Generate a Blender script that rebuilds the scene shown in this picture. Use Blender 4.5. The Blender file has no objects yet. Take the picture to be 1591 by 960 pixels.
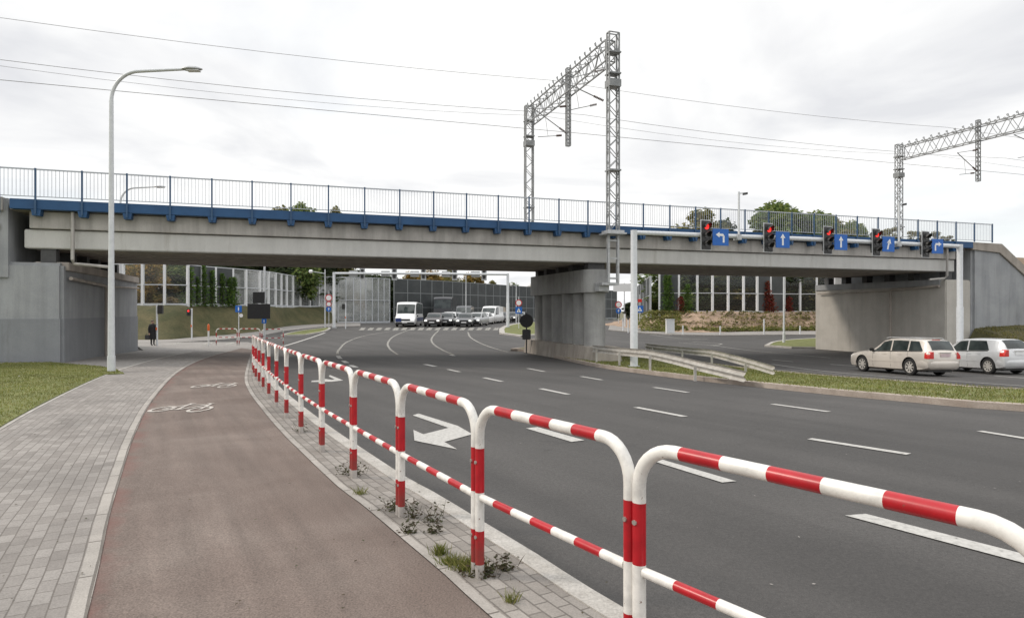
import bpy, bmesh, math, random
import numpy as np
from mathutils import Vector, Matrix
random.seed(7)
C = bpy.context.scene.collection
PI = math.pi
R = math.radians
# ------------------------------------------------------------------ camera, sky, sun, exposure
FOC, W0, H0, HOR = 1020.0, 1591.0, 960.0, 483.0
EYE = 1.75
cam = bpy.data.objects.new('camera', bpy.data.cameras.new('camera'))
C.objects.link(cam)
cam.location = (0, 0, EYE)
cam.rotation_euler = (R(90), 0, 0)
cam.data.sensor_width = 36
cam.data.lens = FOC / W0 * 36
cam.data.shift_y = (HOR - H0 / 2) / W0
cam.data.clip_start = 0.05
cam.data.clip_end = 9000
S = bpy.context.scene
S.camera = cam
SUN_EL, SUN_AZ = R(36), R(-84)          # azimuth measured from +Y towards +X: almost due left
world = bpy.data.worlds.new('World'); S.world = world
world.use_nodes = True
wt = world.node_tree; wt.nodes.clear()
wn = wt.nodes.new
out = wn('ShaderNodeOutputWorld')
sky = wn('ShaderNodeTexSky'); sky.sky_type = 'NISHITA'; sky.sun_disc = False
sky.sun_elevation = SUN_EL; sky.sun_rotation = SUN_AZ % (2*PI)
bg1 = wn('ShaderNodeBackground'); bg1.inputs['Strength'].default_value = 0.13
wt.links.new(sky.outputs[0], bg1.inputs['Color'])
tc = wn('ShaderNodeTexCoord')
sep = wn('ShaderNodeSeparateXYZ'); wt.links.new(tc.outputs['Generated'], sep.inputs[0])
# project the view direction on a flat cloud deck
addz = wn('ShaderNodeMath'); addz.operation = 'ADD'; addz.inputs[1].default_value = 0.16
absz = wn('ShaderNodeMath'); absz.operation = 'ABSOLUTE'
wt.links.new(sep.outputs['Z'], absz.inputs[0]); wt.links.new(absz.outputs[0], addz.inputs[0])
dx = wn('ShaderNodeMath'); dx.operation = 'DIVIDE'; dy = wn('ShaderNodeMath'); dy.operation = 'DIVIDE'
wt.links.new(sep.outputs['X'], dx.inputs[0]); wt.links.new(addz.outputs[0], dx.inputs[1])
wt.links.new(sep.outputs['Y'], dy.inputs[0]); wt.links.new(addz.outputs[0], dy.inputs[1])
comb = wn('ShaderNodeCombineXYZ'); wt.links.new(dx.outputs[0], comb.inputs[0]); wt.links.new(dy.outputs[0], comb.inputs[1])
nz = wn('ShaderNodeTexNoise'); nz.inputs['Scale'].default_value = 0.85; nz.inputs['Detail'].default_value = 7
nz.inputs['Roughness'].default_value = 0.52; nz.inputs['Distortion'].default_value = 0.5
wt.links.new(comb.outputs[0], nz.inputs['Vector'])
cr = wn('ShaderNodeValToRGB')
cr.color_ramp.elements[0].position = 0.34; cr.color_ramp.elements[0].color = (0.80, 0.81, 0.84, 1)
cr.color_ramp.elements[1].position = 0.52; cr.color_ramp.elements[1].color = (1.10, 1.10, 1.09, 1)
wt.links.new(nz.outputs['Fac'], cr.inputs[0])
# an overcast sky is brighter towards the zenith
mr = wn('ShaderNodeMapRange'); mr.inputs['From Min'].default_value = 0.42; mr.inputs['From Max'].default_value = 1.0
mr.inputs['To Min'].default_value = 1.0; mr.inputs['To Max'].default_value = 1.75
wt.links.new(absz.outputs[0], mr.inputs['Value'])
bg2 = wn('ShaderNodeBackground')
wt.links.new(cr.outputs[0], bg2.inputs['Color']); wt.links.new(mr.outputs[0], bg2.inputs['Strength'])
nz2 = wn('ShaderNodeTexNoise'); nz2.inputs['Scale'].default_value = 0.5; nz2.inputs['Detail'].default_value = 4
wt.links.new(comb.outputs[0], nz2.inputs['Vector'])
cr2 = wn('ShaderNodeValToRGB')
cr2.color_ramp.elements[0].position = 0.33; cr2.color_ramp.elements[0].color = (0.72,)*3 + (1,)
cr2.color_ramp.elements[1].position = 0.47; cr2.color_ramp.elements[1].color = (1, 1, 1, 1)
wt.links.new(nz2.outputs['Fac'], cr2.inputs[0])
mixs = wn('ShaderNodeMixShader')
wt.links.new(cr2.outputs[0], mixs.inputs[0]); wt.links.new(bg1.outputs[0], mixs.inputs[1]); wt.links.new(bg2.outputs[0], mixs.inputs[2])
wt.links.new(mixs.outputs[0], out.inputs[0])
sl = bpy.data.lights.new('sun', 'SUN'); sl.energy = 1.7; sl.angle = R(8); sl.color = (1.0, 0.90, 0.78)
sun = bpy.data.objects.new('sun', sl); C.objects.link(sun)
sdir = Vector((math.sin(SUN_AZ)*math.cos(SUN_EL), math.cos(SUN_AZ)*math.cos(SUN_EL), math.sin(SUN_EL)))
sun.rotation_euler = sdir.to_track_quat('Z', 'Y').to_euler()
sun.location = (-30, 0, 40)
S.view_settings.view_transform = 'Standard'
S.view_settings.look = 'None'
S.view_settings.exposure = 0.0
S.view_settings.gamma = 1.0
S.view_settings.use_curve_mapping = False
S.render.resolution_x = 1024; S.render.resolution_y = 617

# ------------------------------------------------------------------ materials
def rgb(c): return (c[0], c[1], c[2], 1)
def newmat(name):
    m = bpy.data.materials.new(name); m.use_nodes = True
    nt = m.node_tree; b = nt.nodes['Principled BSDF']
    return m, nt, b
def noise(nt, vec, scale, detail=4, rough=.55, dist=0):
    n = nt.nodes.new('ShaderNodeTexNoise'); n.inputs['Scale'].default_value = scale
    n.inputs['Detail'].default_value = detail; n.inputs['Roughness'].default_value = rough
    n.inputs['Distortion'].default_value = dist
    if vec: nt.links.new(vec, n.inputs['Vector'])
    return n
def ramp(nt, fac, stops):
    n = nt.nodes.new('ShaderNodeValToRGB'); e = n.color_ramp.elements
    while len(e) < len(stops): e.new(.5)
    for k, (p, c) in enumerate(stops):
        e[k].position = p; e[k].color = rgb(c) if not isinstance(c, (int, float)) else (c, c, c, 1)
    nt.links.new(fac, n.inputs[0]); return n
def mix(nt, fac, a, b, mode='MIX'):
    n = nt.nodes.new('ShaderNodeMix'); n.data_type = 'RGBA'; n.blend_type = mode
    for sock, v in ((n.inputs[0], fac), (n.inputs[6], a), (n.inputs[7], b)):
        if hasattr(v, 'is_linked'): nt.links.new(v, sock)
        elif isinstance(v, (int, float)): sock.default_value = v
        else: sock.default_value = rgb(v)
    return n.outputs[2]
def coord(nt, kind='Object', scale=(1, 1, 1), rot=(0, 0, 0), vt='POINT'):
    t = nt.nodes.new('ShaderNodeTexCoord'); m = nt.nodes.new('ShaderNodeMapping'); m.vector_type = vt
    m.inputs['Scale'].default_value = scale; m.inputs['Rotation'].default_value = rot
    nt.links.new(t.outputs[kind], m.inputs[0]); return m.outputs[0]
def bump(nt, b, h, strength=.3, dist=.01):
    n = nt.nodes.new('ShaderNodeBump'); n.inputs['Strength'].default_value = strength; n.inputs['Distance'].default_value = dist
    nt.links.new(h, n.inputs['Height']); nt.links.new(n.outputs[0], b.inputs['Normal'])
def mottled(name, c1, c2, scale=3, rough=.8, metal=0, bumpd=0, detail=6, lo=.35, hi=.65, fine=0):
    m, nt, b = newmat(name); v = coord(nt)
    n = noise(nt, v, scale, detail, .6)
    r = ramp(nt, n.outputs['Fac'], [(lo, c1), (hi, c2)])
    col = r.outputs[0]
    if fine:
        n2 = noise(nt, v, fine, 3, .7)
        r2 = ramp(nt, n2.outputs['Fac'], [(.3, .72), (.7, 1.2)])
        col = mix(nt, 1.0, col, r2.outputs[0], 'MULTIPLY')
    nt.links.new(col, b.inputs['Base Color'])
    b.inputs['Roughness'].default_value = rough; b.inputs['Metallic'].default_value = metal
    if bumpd: bump(nt, b, n.outputs['Fac'] if not fine else n2.outputs['Fac'], .5, bumpd)
    return m
def glow(name, col, st):
    m, nt, b = newmat(name); b.inputs['Base Color'].default_value = rgb(col)
    b.inputs['Emission Color'].default_value = rgb(col); b.inputs['Emission Strength'].default_value = st
    return m
def leafmat(name, cols):
    m, nt, b = newmat(name)
    g = nt.nodes.new('ShaderNodeNewGeometry')
    r = ramp(nt, g.outputs['Random Per Island'], [(i/(len(cols)-1), c) for i, c in enumerate(cols)])
    n = noise(nt, coord(nt), .7, 3, .6)
    r2 = ramp(nt, n.outputs['Fac'], [(.3, .55), (.7, 1.25)])
    col = mix(nt, 1.0, r.outputs[0], r2.outputs[0], 'MULTIPLY')
    nt.links.new(col, b.inputs['Base Color']); b.inputs['Roughness'].default_value = .7
    tr = nt.nodes.new('ShaderNodeBsdfTranslucent'); nt.links.new(col, tr.inputs[0])
    ms = nt.nodes.new('ShaderNodeMixShader'); ms.inputs[0].default_value = .45
    nt.links.new(b.outputs[0], ms.inputs[1]); nt.links.new(tr.outputs[0], ms.inputs[2])
    nt.links.new(ms.outputs[0], nt.nodes['Material Output'].inputs[0])
    return m
M = {}
def concrete(name, c1, c2, streak=.35, rust=.0):
    m, nt, b = newmat(name); v = coord(nt)
    n = noise(nt, v, .9, 8, .62, .3)
    r = ramp(nt, n.outputs['Fac'], [(.32, c1), (.68, c2)])
    # rain streaks running down the face
    vs = coord(nt, 'Object', (2.2, 2.2, .18)); ns = noise(nt, vs, 1.0, 5, .6)
    rs = ramp(nt, ns.outputs['Fac'], [(.38, 1 - streak), (.56, 1.0)])
    col = mix(nt, .75, r.outputs[0], rs.outputs[0], 'MULTIPLY')
    vr = coord(nt, 'Object', (1.1, 1.1, .12)); nr = noise(nt, vr, 1.0, 6, .7, .2); rr = ramp(nt, nr.outputs['Fac'], [(.60, 0.0), (.72, .35+streak)])
    col = mix(nt, rr.outputs[0], col, tuple(x*.55 for x in (c1[0], c1[1]*.93, c1[2]*.84)))
    nf = noise(nt, v, 45, 3, .6); rf = ramp(nt, nf.outputs['Fac'], [(.3, .88), (.7, 1.08)])
    col = mix(nt, 1.0, col, rf.outputs[0], 'MULTIPLY')
    nt.links.new(col, b.inputs['Base Color']); b.inputs['Roughness'].default_value = .88
    bump(nt, b, nf.outputs['Fac'], .25, .006)
    return m
M['girder'] = concrete('painted_girder_concrete', (.53, .525, .505), (.60, .595, .575), .10)
M['beam_dull'] = concrete('weathered_beam_concrete', (.40, .38, .36), (.52, .50, .47), .30)
M['abut'] = concrete('abutment_concrete', (.30, .31, .325), (.37, .38, .39), .2)
M['abut_dark'] = concrete('abutment_anti_graffiti_coat', (.23, .24, .255), (.27, .28, .295), .1)
M['abut_warm'] = concrete('pale_abutment_concrete', (.46, .435, .395), (.54, .515, .47), .12)
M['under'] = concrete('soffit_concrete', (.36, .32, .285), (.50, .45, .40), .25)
M['pier'] = concrete('pier_concrete', (.30, .30, .295), (.40, .40, .39), .22)
M['plinth'] = concrete('plinth_concrete', (.32, .285, .25), (.42, .38, .335), .3)
M['kerb'] = mottled('kerb_stone', (.34, .32, .29), (.48, .46, .43), 2.5, .9, 0, .004, fine=60)
M['kerb_warm'] = mottled('brown_stained_kerb', (.30, .25, .21), (.42, .36, .31), 2.2, .9, 0, .004, fine=60)
def asphalt(name, c1, c2, speck=.45):
    m, nt, b = newmat(name); v = coord(nt)
    n = noise(nt, v, .16, 6, .6, .4); r = ramp(nt, n.outputs['Fac'], [(.35, c1), (.66, c2)])
    # wheel tracks: long stretched noise along the lanes
    vt = coord(nt, 'Object', (9, 1.0, 1), (0, 0, R(-57.5)), 'TEXTURE'); n3 = noise(nt, vt, 1.2, 4, .5)
    r3 = ramp(nt, n3.outputs['Fac'], [(.35, .78), (.62, 1.16)])
    col = mix(nt, .8, r.outputs[0], r3.outputs[0], 'MULTIPLY')
    n2 = noise(nt, v, 95, 3, .75); r2 = ramp(nt, n2.outputs['Fac'], [(.3, 1 - speck), (.7, 1 + speck)])
    col = mix(nt, 1.0, col, r2.outputs[0], 'MULTIPLY')
    n4 = noise(nt, v, 28, 2, .5); r4 = ramp(nt, n4.outputs['Fac'], [(.3, .85), (.7, 1.15)])
    col = mix(nt, 1.0, col, r4.outputs[0], 'MULTIPLY')
    n5 = noise(nt, v, 1.1, 8, .7, .6); r5 = ramp(nt, n5.outputs['Fac'], [(.28, .78), (.42, 1.0), (.74, 1.0), (.80, 1.22)])
    col = mix(nt, .8, col, r5.outputs[0], 'MULTIPLY')
    # sealed cracks wandering over the surface, and darker oil drips
    wv = noise(nt, v, .9, 4, .6); mv = nt.nodes.new('ShaderNodeVectorMath'); mv.operation = 'MULTIPLY_ADD'; mv.inputs[1].default_value = (1.6, 1.6, 0)
    nt.links.new(wv.outputs['Color'], mv.inputs[0]); nt.links.new(v, mv.inputs[2])
    vo = nt.nodes.new('ShaderNodeTexVoronoi'); vo.feature = 'DISTANCE_TO_EDGE'; vo.inputs['Scale'].default_value = .17; nt.links.new(mv.outputs[0], vo.inputs['Vector'])
    rc = ramp(nt, vo.outputs['Distance'], [(.0015, .62), (.004, 1.0)]); col = mix(nt, .55, col, rc.outputs[0], 'MULTIPLY')
    n6 = noise(nt, v, 3.2, 3, .5); r6 = ramp(nt, n6.outputs['Fac'], [(.70, 1.0), (.78, .66)]); col = mix(nt, 1.0, col, r6.outputs[0], 'MULTIPLY')
    nt.links.new(col, b.inputs['Base Color']); b.inputs['Roughness'].default_value = .78
    bump(nt, b, n2.outputs['Fac'], .5, .006)
    return m
M['asphalt'] = asphalt('asphalt', (.050, .047, .045), (.071, .067, .064))
M['bike'] = None
def bikemat():
    m, nt, b = newmat('worn_red_asphalt'); v = coord(nt)
    n = noise(nt, v, .7, 7, .6, .5); r = ramp(nt, n.outputs['Fac'], [(.3, (.122, .090, .075)), (.52, (.158, .122, .104)), (.72, (.198, .160, .138))])
    n2 = noise(nt, v, 75, 4, .8); r2 = ramp(nt, n2.outputs['Fac'], [(.32, .45), (.68, 1.5)])
    col = mix(nt, 1.0, r.outputs[0], r2.outputs[0], 'MULTIPLY')
    vt = coord(nt, 'Object', (.3, 4.5, 1), (0, 0, R(29)), 'TEXTURE'); n3 = noise(nt, vt, 1.3, 5, .6); r3 = ramp(nt, n3.outputs['Fac'], [(.34, .84), (.64, 1.1)])
    col = mix(nt, .9, col, r3.outputs[0], 'MULTIPLY')
    # redder, less worn colour where wheels do not run (uv.x = distance from the path's left edge)
    uv = nt.nodes.new('ShaderNodeTexCoord'); sp = nt.nodes.new('ShaderNodeSeparateXYZ'); nt.links.new(uv.outputs['UV'], sp.inputs[0])
    nn = noise(nt, v, 2.2, 5, .6)
    ad = nt.nodes.new('ShaderNodeMath'); ad.operation = 'MULTIPLY_ADD'; ad.inputs[1].default_value = .5
    nt.links.new(nn.outputs['Fac'], ad.inputs[0]); nt.links.new(sp.outputs['X'], ad.inputs[2])
    rr = ramp(nt, ad.outputs[0], [(.22, .7), (.42, 0.0)])
    col = mix(nt, rr.outputs[0], col, (.155, .072, .06))
    nt.links.new(col, b.inputs['Base Color']); b.inputs['Roughness'].default_value = .85
    bump(nt, b, n2.outputs['Fac'], .5, .005); return m
M['bike'] = bikemat()
def pavers(name, c1, c2, bw=.2, rh=.1, mort=.005, dirt=.5):
    m, nt, b = newmat(name)
    t = nt.nodes.new('ShaderNodeTexCoord')
    wob = noise(nt, t.outputs['Object'], 1.6, 3, .5)
    br = nt.nodes.new('ShaderNodeTexBrick'); br.offset = .5
    br.inputs['Scale'].default_value = 1; br.inputs['Brick Width'].default_value = bw; br.inputs['Row Height'].default_value = rh
    br.inputs['Mortar Size'].default_value = mort; br.inputs['Mortar Smooth'].default_value = .3; br.inputs['Bias'].default_value = 0
    br.inputs['Color1'].default_value = rgb(c1); br.inputs['Color2'].default_value = rgb(c2)
    br.inputs['Mortar'].default_value = (.15, .135, .12, 1)
    mv = nt.nodes.new('ShaderNodeVectorMath'); mv.operation = 'MULTIPLY_ADD'
    mv.inputs[1].default_value = (.022, .022, 0)
    nt.links.new(wob.outputs['Color'], mv.inputs[0]); nt.links.new(t.outputs['UV'], mv.inputs[2])
    nt.links.new(mv.outputs[0], br.inputs['Vector'])
    n = noise(nt, t.outputs['Object'], .8, 7, .62, .4); r = ramp(nt, n.outputs['Fac'], [(.3, 1 - dirt*.5), (.62, 1.08)])
    col = mix(nt, 1.0, br.outputs['Color'], r.outputs[0], 'MULTIPLY')
    n2 = noise(nt, t.outputs['Object'], 80, 3, .7); r2 = ramp(nt, n2.outputs['Fac'], [(.3, .8), (.7, 1.18)])
    col = mix(nt, 1.0, col, r2.outputs[0], 'MULTIPLY')
    nt.links.new(col, b.inputs['Base Color']); b.inputs['Roughness'].default_value = .9
    iv = nt.nodes.new('ShaderNodeMath'); iv.operation = 'SUBTRACT'; iv.inputs[0].default_value = 1
    nt.links.new(br.outputs['Fac'], iv.inputs[1]); bump(nt, b, iv.outputs[0], .6, .006)
    return m
M['paver'] = pavers('grey_concrete_pavers', (.215, .197, .182), (.290, .270, .252))
M['paver_verge'] = pavers('stained_verge_pavers', (.215, .195, .175), (.31, .285, .26), .2, .1, .007, .8)
M['slab'] = pavers('border_slabs', (.33, .305, .28), (.38, .355, .325), .75, .5, .01, .7)
M['plaza'] = mottled('far_paving', (.235, .22, .208), (.30, .283, .265), .5, .9, fine=8)
M['grass'] = mottled('grass_soil', (.095, .110, .028), (.19, .20, .065), 1.6, .95, 0, .03, lo=.3, hi=.7, fine=22)
M['grass_dry'] = mottled('dry_grass_bank', (.048, .052, .018), (.105, .090, .040), .5, .95, 0, .03, fine=6)
M['bark_bank'] = mottled('bark_mulch', (.27, .19, .135), (.40, .29, .21), .8, .95, 0, .04, fine=5)
M['soil'] = mottled('open_ground', (.10, .10, .05), (.16, .14, .08), .02, .95, fine=1.5)
M['brown'] = mottled('ballast_slope', (.14, .10, .07), (.24, .18, .12), .6, .95, 0, .03, fine=5)
def paint_marking():
    m, nt, b = newmat('road_marking_paint'); v = coord(nt)
    n = noise(nt, v, 18, 6, .7); r = ramp(nt, n.outputs['Fac'], [(.30, (.17, .165, .155)), (.42, (.40, .39, .37)), (.6, (.50, .49, .465))])
    nt.links.new(r.outputs[0], b.inputs['Base Color']); b.inputs['Roughness'].default_value = .7
    return m
M['mark'] = paint_marking()
def worn(name, wear=.55):
    m, nt, b = newmat(name); v = coord(nt)
    n = noise(nt, v, 30, 5, .7); r = ramp(nt, n.outputs['Fac'], [(.40, 0.0), (.60, wear)])
    d = nt.nodes.new('ShaderNodeBsdfDiffuse'); d.inputs[0].default_value = (.46, .45, .42, 1)
    t = nt.nodes.new('ShaderNodeBsdfTransparent'); ms = nt.nodes.new('ShaderNodeMixShader')
    nt.links.new(r.outputs[0], ms.inputs[0]); nt.links.new(t.outputs[0], ms.inputs[2]); nt.links.new(d.outputs[0], ms.inputs[1])
    nt.links.new(ms.outputs[0], nt.nodes['Material Output'].inputs[0]); return m
M['mark_bright'] = mottled('fresh_marking_paint', (.30, .26, .23), (.60, .57, .53), 22, .7)
M['mark_worn'] = worn('worn_marking_paint', .8)
M['mark_faint'] = worn('faint_marking_paint', 1.0)
def gloss(name, c, c2=None, rough=.35, metal=0, scale=9):
    return mottled(name, c, c2 or tuple(x*.88 for x in c), scale, rough, metal)
def chipped(name, c, dirt):
    m, nt, b = newmat(name); v = coord(nt)
    n = noise(nt, v, 7, 7, .7, .2); r = ramp(nt, n.outputs['Fac'], [(.34, tuple(x*.74 for x in c)), (.55, c)])
    n2 = noise(nt, v, 26, 5, .68); r2 = ramp(nt, n2.outputs['Fac'], [(.675, 0.0), (.69, 1.0)])
    col = mix(nt, r2.outputs[0], r.outputs[0], dirt)
    # splashed road dirt low on the posts
    sp = nt.nodes.new('ShaderNodeSeparateXYZ'); nt.links.new(v, sp.inputs[0]); n4 = noise(nt, v, 14, 5, .7)
    ad = nt.nodes.new('ShaderNodeMath'); ad.operation = 'MULTIPLY_ADD'; ad.inputs[1].default_value = -.35; nt.links.new(n4.outputs['Fac'], ad.inputs[0]); nt.links.new(sp.outputs['Z'], ad.inputs[2])
    r4 = ramp(nt, ad.outputs[0], [(0.0, .5), (.10, 0.0)]); col = mix(nt, r4.outputs[0], col, (.10, .06, .045))
    nt.links.new(col, b.inputs['Base Color']); b.inputs['Roughness'].default_value = .33
    bump(nt, b, n.outputs['Fac'], .12, .004); return m
M['white_tube'] = chipped('white_gloss_paint', (.78, .76, .72), (.20, .13, .09))
M['red_tube'] = chipped('red_gloss_paint', (.44, .008, .016), (.22, .05, .04))
M['steel'] = gloss('bolt_steel', (.5, .48, .45), None, .4, .7)
M['galv'] = mottled('galvanised_steel', (.40, .41, .42), (.54, .55, .56), 6, .5, .35)
M['galv_dark'] = mottled('weathered_lattice_steel', (.20, .21, .215), (.31, .32, .325), 6, .6, .3)
M['galv_rail'] = mottled('guardrail_steel', (.42, .40, .37), (.58, .56, .52), 4, .5, .25)
M['blue'] = mottled('blue_bridge_paint', (.010, .062, .165), (.016, .082, .205), 1.5, .5)
M['blue_post'] = mottled('blue_post_paint', (.030, .075, .155), (.04, .095, .185), 3, .5)
M['rail_pale'] = gloss('pale_railing_bar', (.38, .41, .46), (.46, .49, .53), .5)
M['white'] = gloss('white_paint', (.76, .76, .75), (.68, .68, .67), .45)
M['pole_white'] = gloss('grey_white_pole', (.66, .68, .70), (.58, .60, .62), .4)
M['black'] = gloss('black_plastic', (.022, .022, .024), (.03, .03, .03), .5)
M['darkgrey'] = gloss('dark_grey_metal', (.055, .055, .058), (.075, .075, .075), .55)
M['sign_blue'] = gloss('sign_blue', (.010, .13, .50), (.008, .11, .44), .4)
M['sign_white'] = gloss('sign_white', (.82, .82, .82), (.78, .78, .78), .4)
M['sign_red'] = gloss('sign_red', (.55, .02, .03), None, .4)
M['sign_back'] = gloss('sign_back_aluminium', (.42, .43, .44), None, .5, .3)
M['lamp_red'] = glow('lit_red_lamp', (.95, .035, .03), 1.0)
M['lens_dark'] = gloss('unlit_lens', (.035, .035, .035), (.02, .02, .02), .15)
M['lamp_amber'] = gloss('orange_reflector', (.75, .15, .03), None, .4)
M['insul'] = gloss('brown_insulator', (.10, .055, .04), None, .3)
M['wire'] = gloss('overhead_wire', (.30, .30, .31), None, .6)
M['panel_dark'] = mottled('dark_noise_panel', (.042, .048, .050), (.062, .068, .070), .8, .6)
M['frame_light'] = gloss('barrier_frame', (.52, .54, .56), (.45, .47, .5), .5)
M['frame_white'] = gloss('barrier_white_post', (.72, .73, .74), (.64, .65, .66), .5)
M['frame_grey'] = gloss('barrier_grey_frame', (.26, .275, .28), (.21, .225, .23), .5)
def sheet(name, col, opac, gl=.12):
    m, nt, b = newmat(name)
    t = nt.nodes.new('ShaderNodeBsdfTransparent'); d = nt.nodes.new('ShaderNodeBsdfDiffuse'); d.inputs[0].default_value = rgb(col)
    g = nt.nodes.new('ShaderNodeBsdfGlossy'); g.inputs['Roughness'].default_value = .08
    n = noise(nt, coord(nt), .6, 4, .6); r = ramp(nt, n.outputs['Fac'], [(.35, opac*.75), (.65, min(1, opac*1.2))])
    m1 = nt.nodes.new('ShaderNodeMixShader'); nt.links.new(r.outputs[0], m1.inputs[0]); nt.links.new(t.outputs[0], m1.inputs[1]); nt.links.new(d.outputs[0], m1.inputs[2])
    m2 = nt.nodes.new('ShaderNodeMixShader'); m2.inputs[0].default_value = gl
    nt.links.new(m1.outputs[0], m2.inputs[1]); nt.links.new(g.outputs[0], m2.inputs[2])
    nt.links.new(m2.outputs[0], nt.nodes['Material Output'].inputs[0]); return m
M['glass_clear'] = sheet('clear_acrylic', (.30, .33, .33), .03, .02)
M['glass_pale'] = sheet('pale_dusty_acrylic', (.50, .52, .51), .42, .12)
M['glass_milky'] = sheet('sky_sheen_acrylic', (.42, .44, .44), .24, .14)  # grey diffuse share stands in for the milky reflection of the sky
M['tyre'] = gloss('tyre_rubber', (.018, .018, .018), (.028, .027, .026), .8)
M['rim'] = gloss('alloy_rim', (.72, .69, .64), (.6, .57, .53), .35, .3)
M['car_glass'] = None
def carglass():
    m, nt, b = newmat('car_glass'); n = noise(nt, coord(nt), 1.5, 2, .5)
    r = ramp(nt, n.outputs['Fac'], [(.4, (.02, .028, .028)), (.6, (.055, .068, .066))]); nt.links.new(r.outputs[0], b.inputs['Base Color'])
    b.inputs['Roughness'].default_value = .06; b.inputs['Specular IOR Level'].default_value = .6; return m
M['car_glass'] = carglass()
def carpaint(name, c, metal=.45, rough=.28):
    m, nt, b = newmat(name); n = noise(nt, coord(nt), 1.2, 4, .6)
    r = ramp(nt, n.outputs['Fac'], [(.35, tuple(x*.86 for x in c)), (.6, c)]); nt.links.new(r.outputs[0], b.inputs['Base Color'])
    b.inputs['Roughness'].default_value = rough; b.inputs['Metallic'].default_value = metal
    b.inputs['Coat Weight'].default_value = .6; b.inputs['Coat Roughness'].default_value = .12; return m
M['trim'] = gloss('black_trim', (.02, .02, .02), None, .5)
M['tail'] = gloss('tail_lamp_red', (.62, .03, .02), (.5, .02, .02), .15)
M['tail_clear'] = gloss('tail_lamp_clear', (.75, .30, .2), None, .15)
M['head'] = glow('headlamp', (.95, .95, .90), .9)
M['plate'] = gloss('number_plate', (.62, .50, .50), (.55, .42, .44), .5)
M['bark'] = mottled('bark', (.07, .055, .04), (.13, .105, .08), 3, .9)
M['leaf_green'] = leafmat('green_leaves', [(0.066, 0.109, 0.031), (0.120, 0.186, 0.048), (0.186, 0.251, 0.070), (0.284, 0.306, 0.087)])
M['leaf_dark'] = leafmat('dark_leaves', [(0.018, 0.033, 0.013), (0.037, 0.060, 0.021), (0.062, 0.083, 0.031), (0.081, 0.100, 0.037)])
M['leaf_autumn'] = leafmat('autumn_leaves', [(0.158, 0.131, 0.035), (0.280, 0.193, 0.053), (0.420, 0.245, 0.061), (0.210, 0.210, 0.061)])
M['leaf_olive'] = leafmat('olive_leaves', [(0.090, 0.100, 0.036), (0.172, 0.176, 0.054), (0.270, 0.252, 0.082), (0.342, 0.270, 0.090)])
M['leaf_red'] = leafmat('red_creeper_leaves', [(0.192, 0.024, 0.019), (0.320, 0.048, 0.032), (0.160, 0.080, 0.032)])
M['leaf_vine'] = leafmat('green_creeper_leaves', [(0.052, 0.117, 0.019), (0.104, 0.195, 0.033), (0.169, 0.247, 0.046)])
M['blade'] = leafmat('grass_blades', [(.11, .14, .022), (.18, .21, .04), (.26, .26, .08), (.32, .28, .12)])
M['weed_dark'] = leafmat('dry_weeds', [(.05, .05, .02), (.09, .06, .035), (.06, .075, .025), (.10, .09, .04)])
M['skin'] = gloss('skin', (.52, .34, .26), None, .6)
M['coat'] = gloss('black_coat', (.012, .012, .014), (.02, .02, .022), .85)
M['hair'] = gloss('grey_hair', (.16, .12, .10), None, .8)

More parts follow.
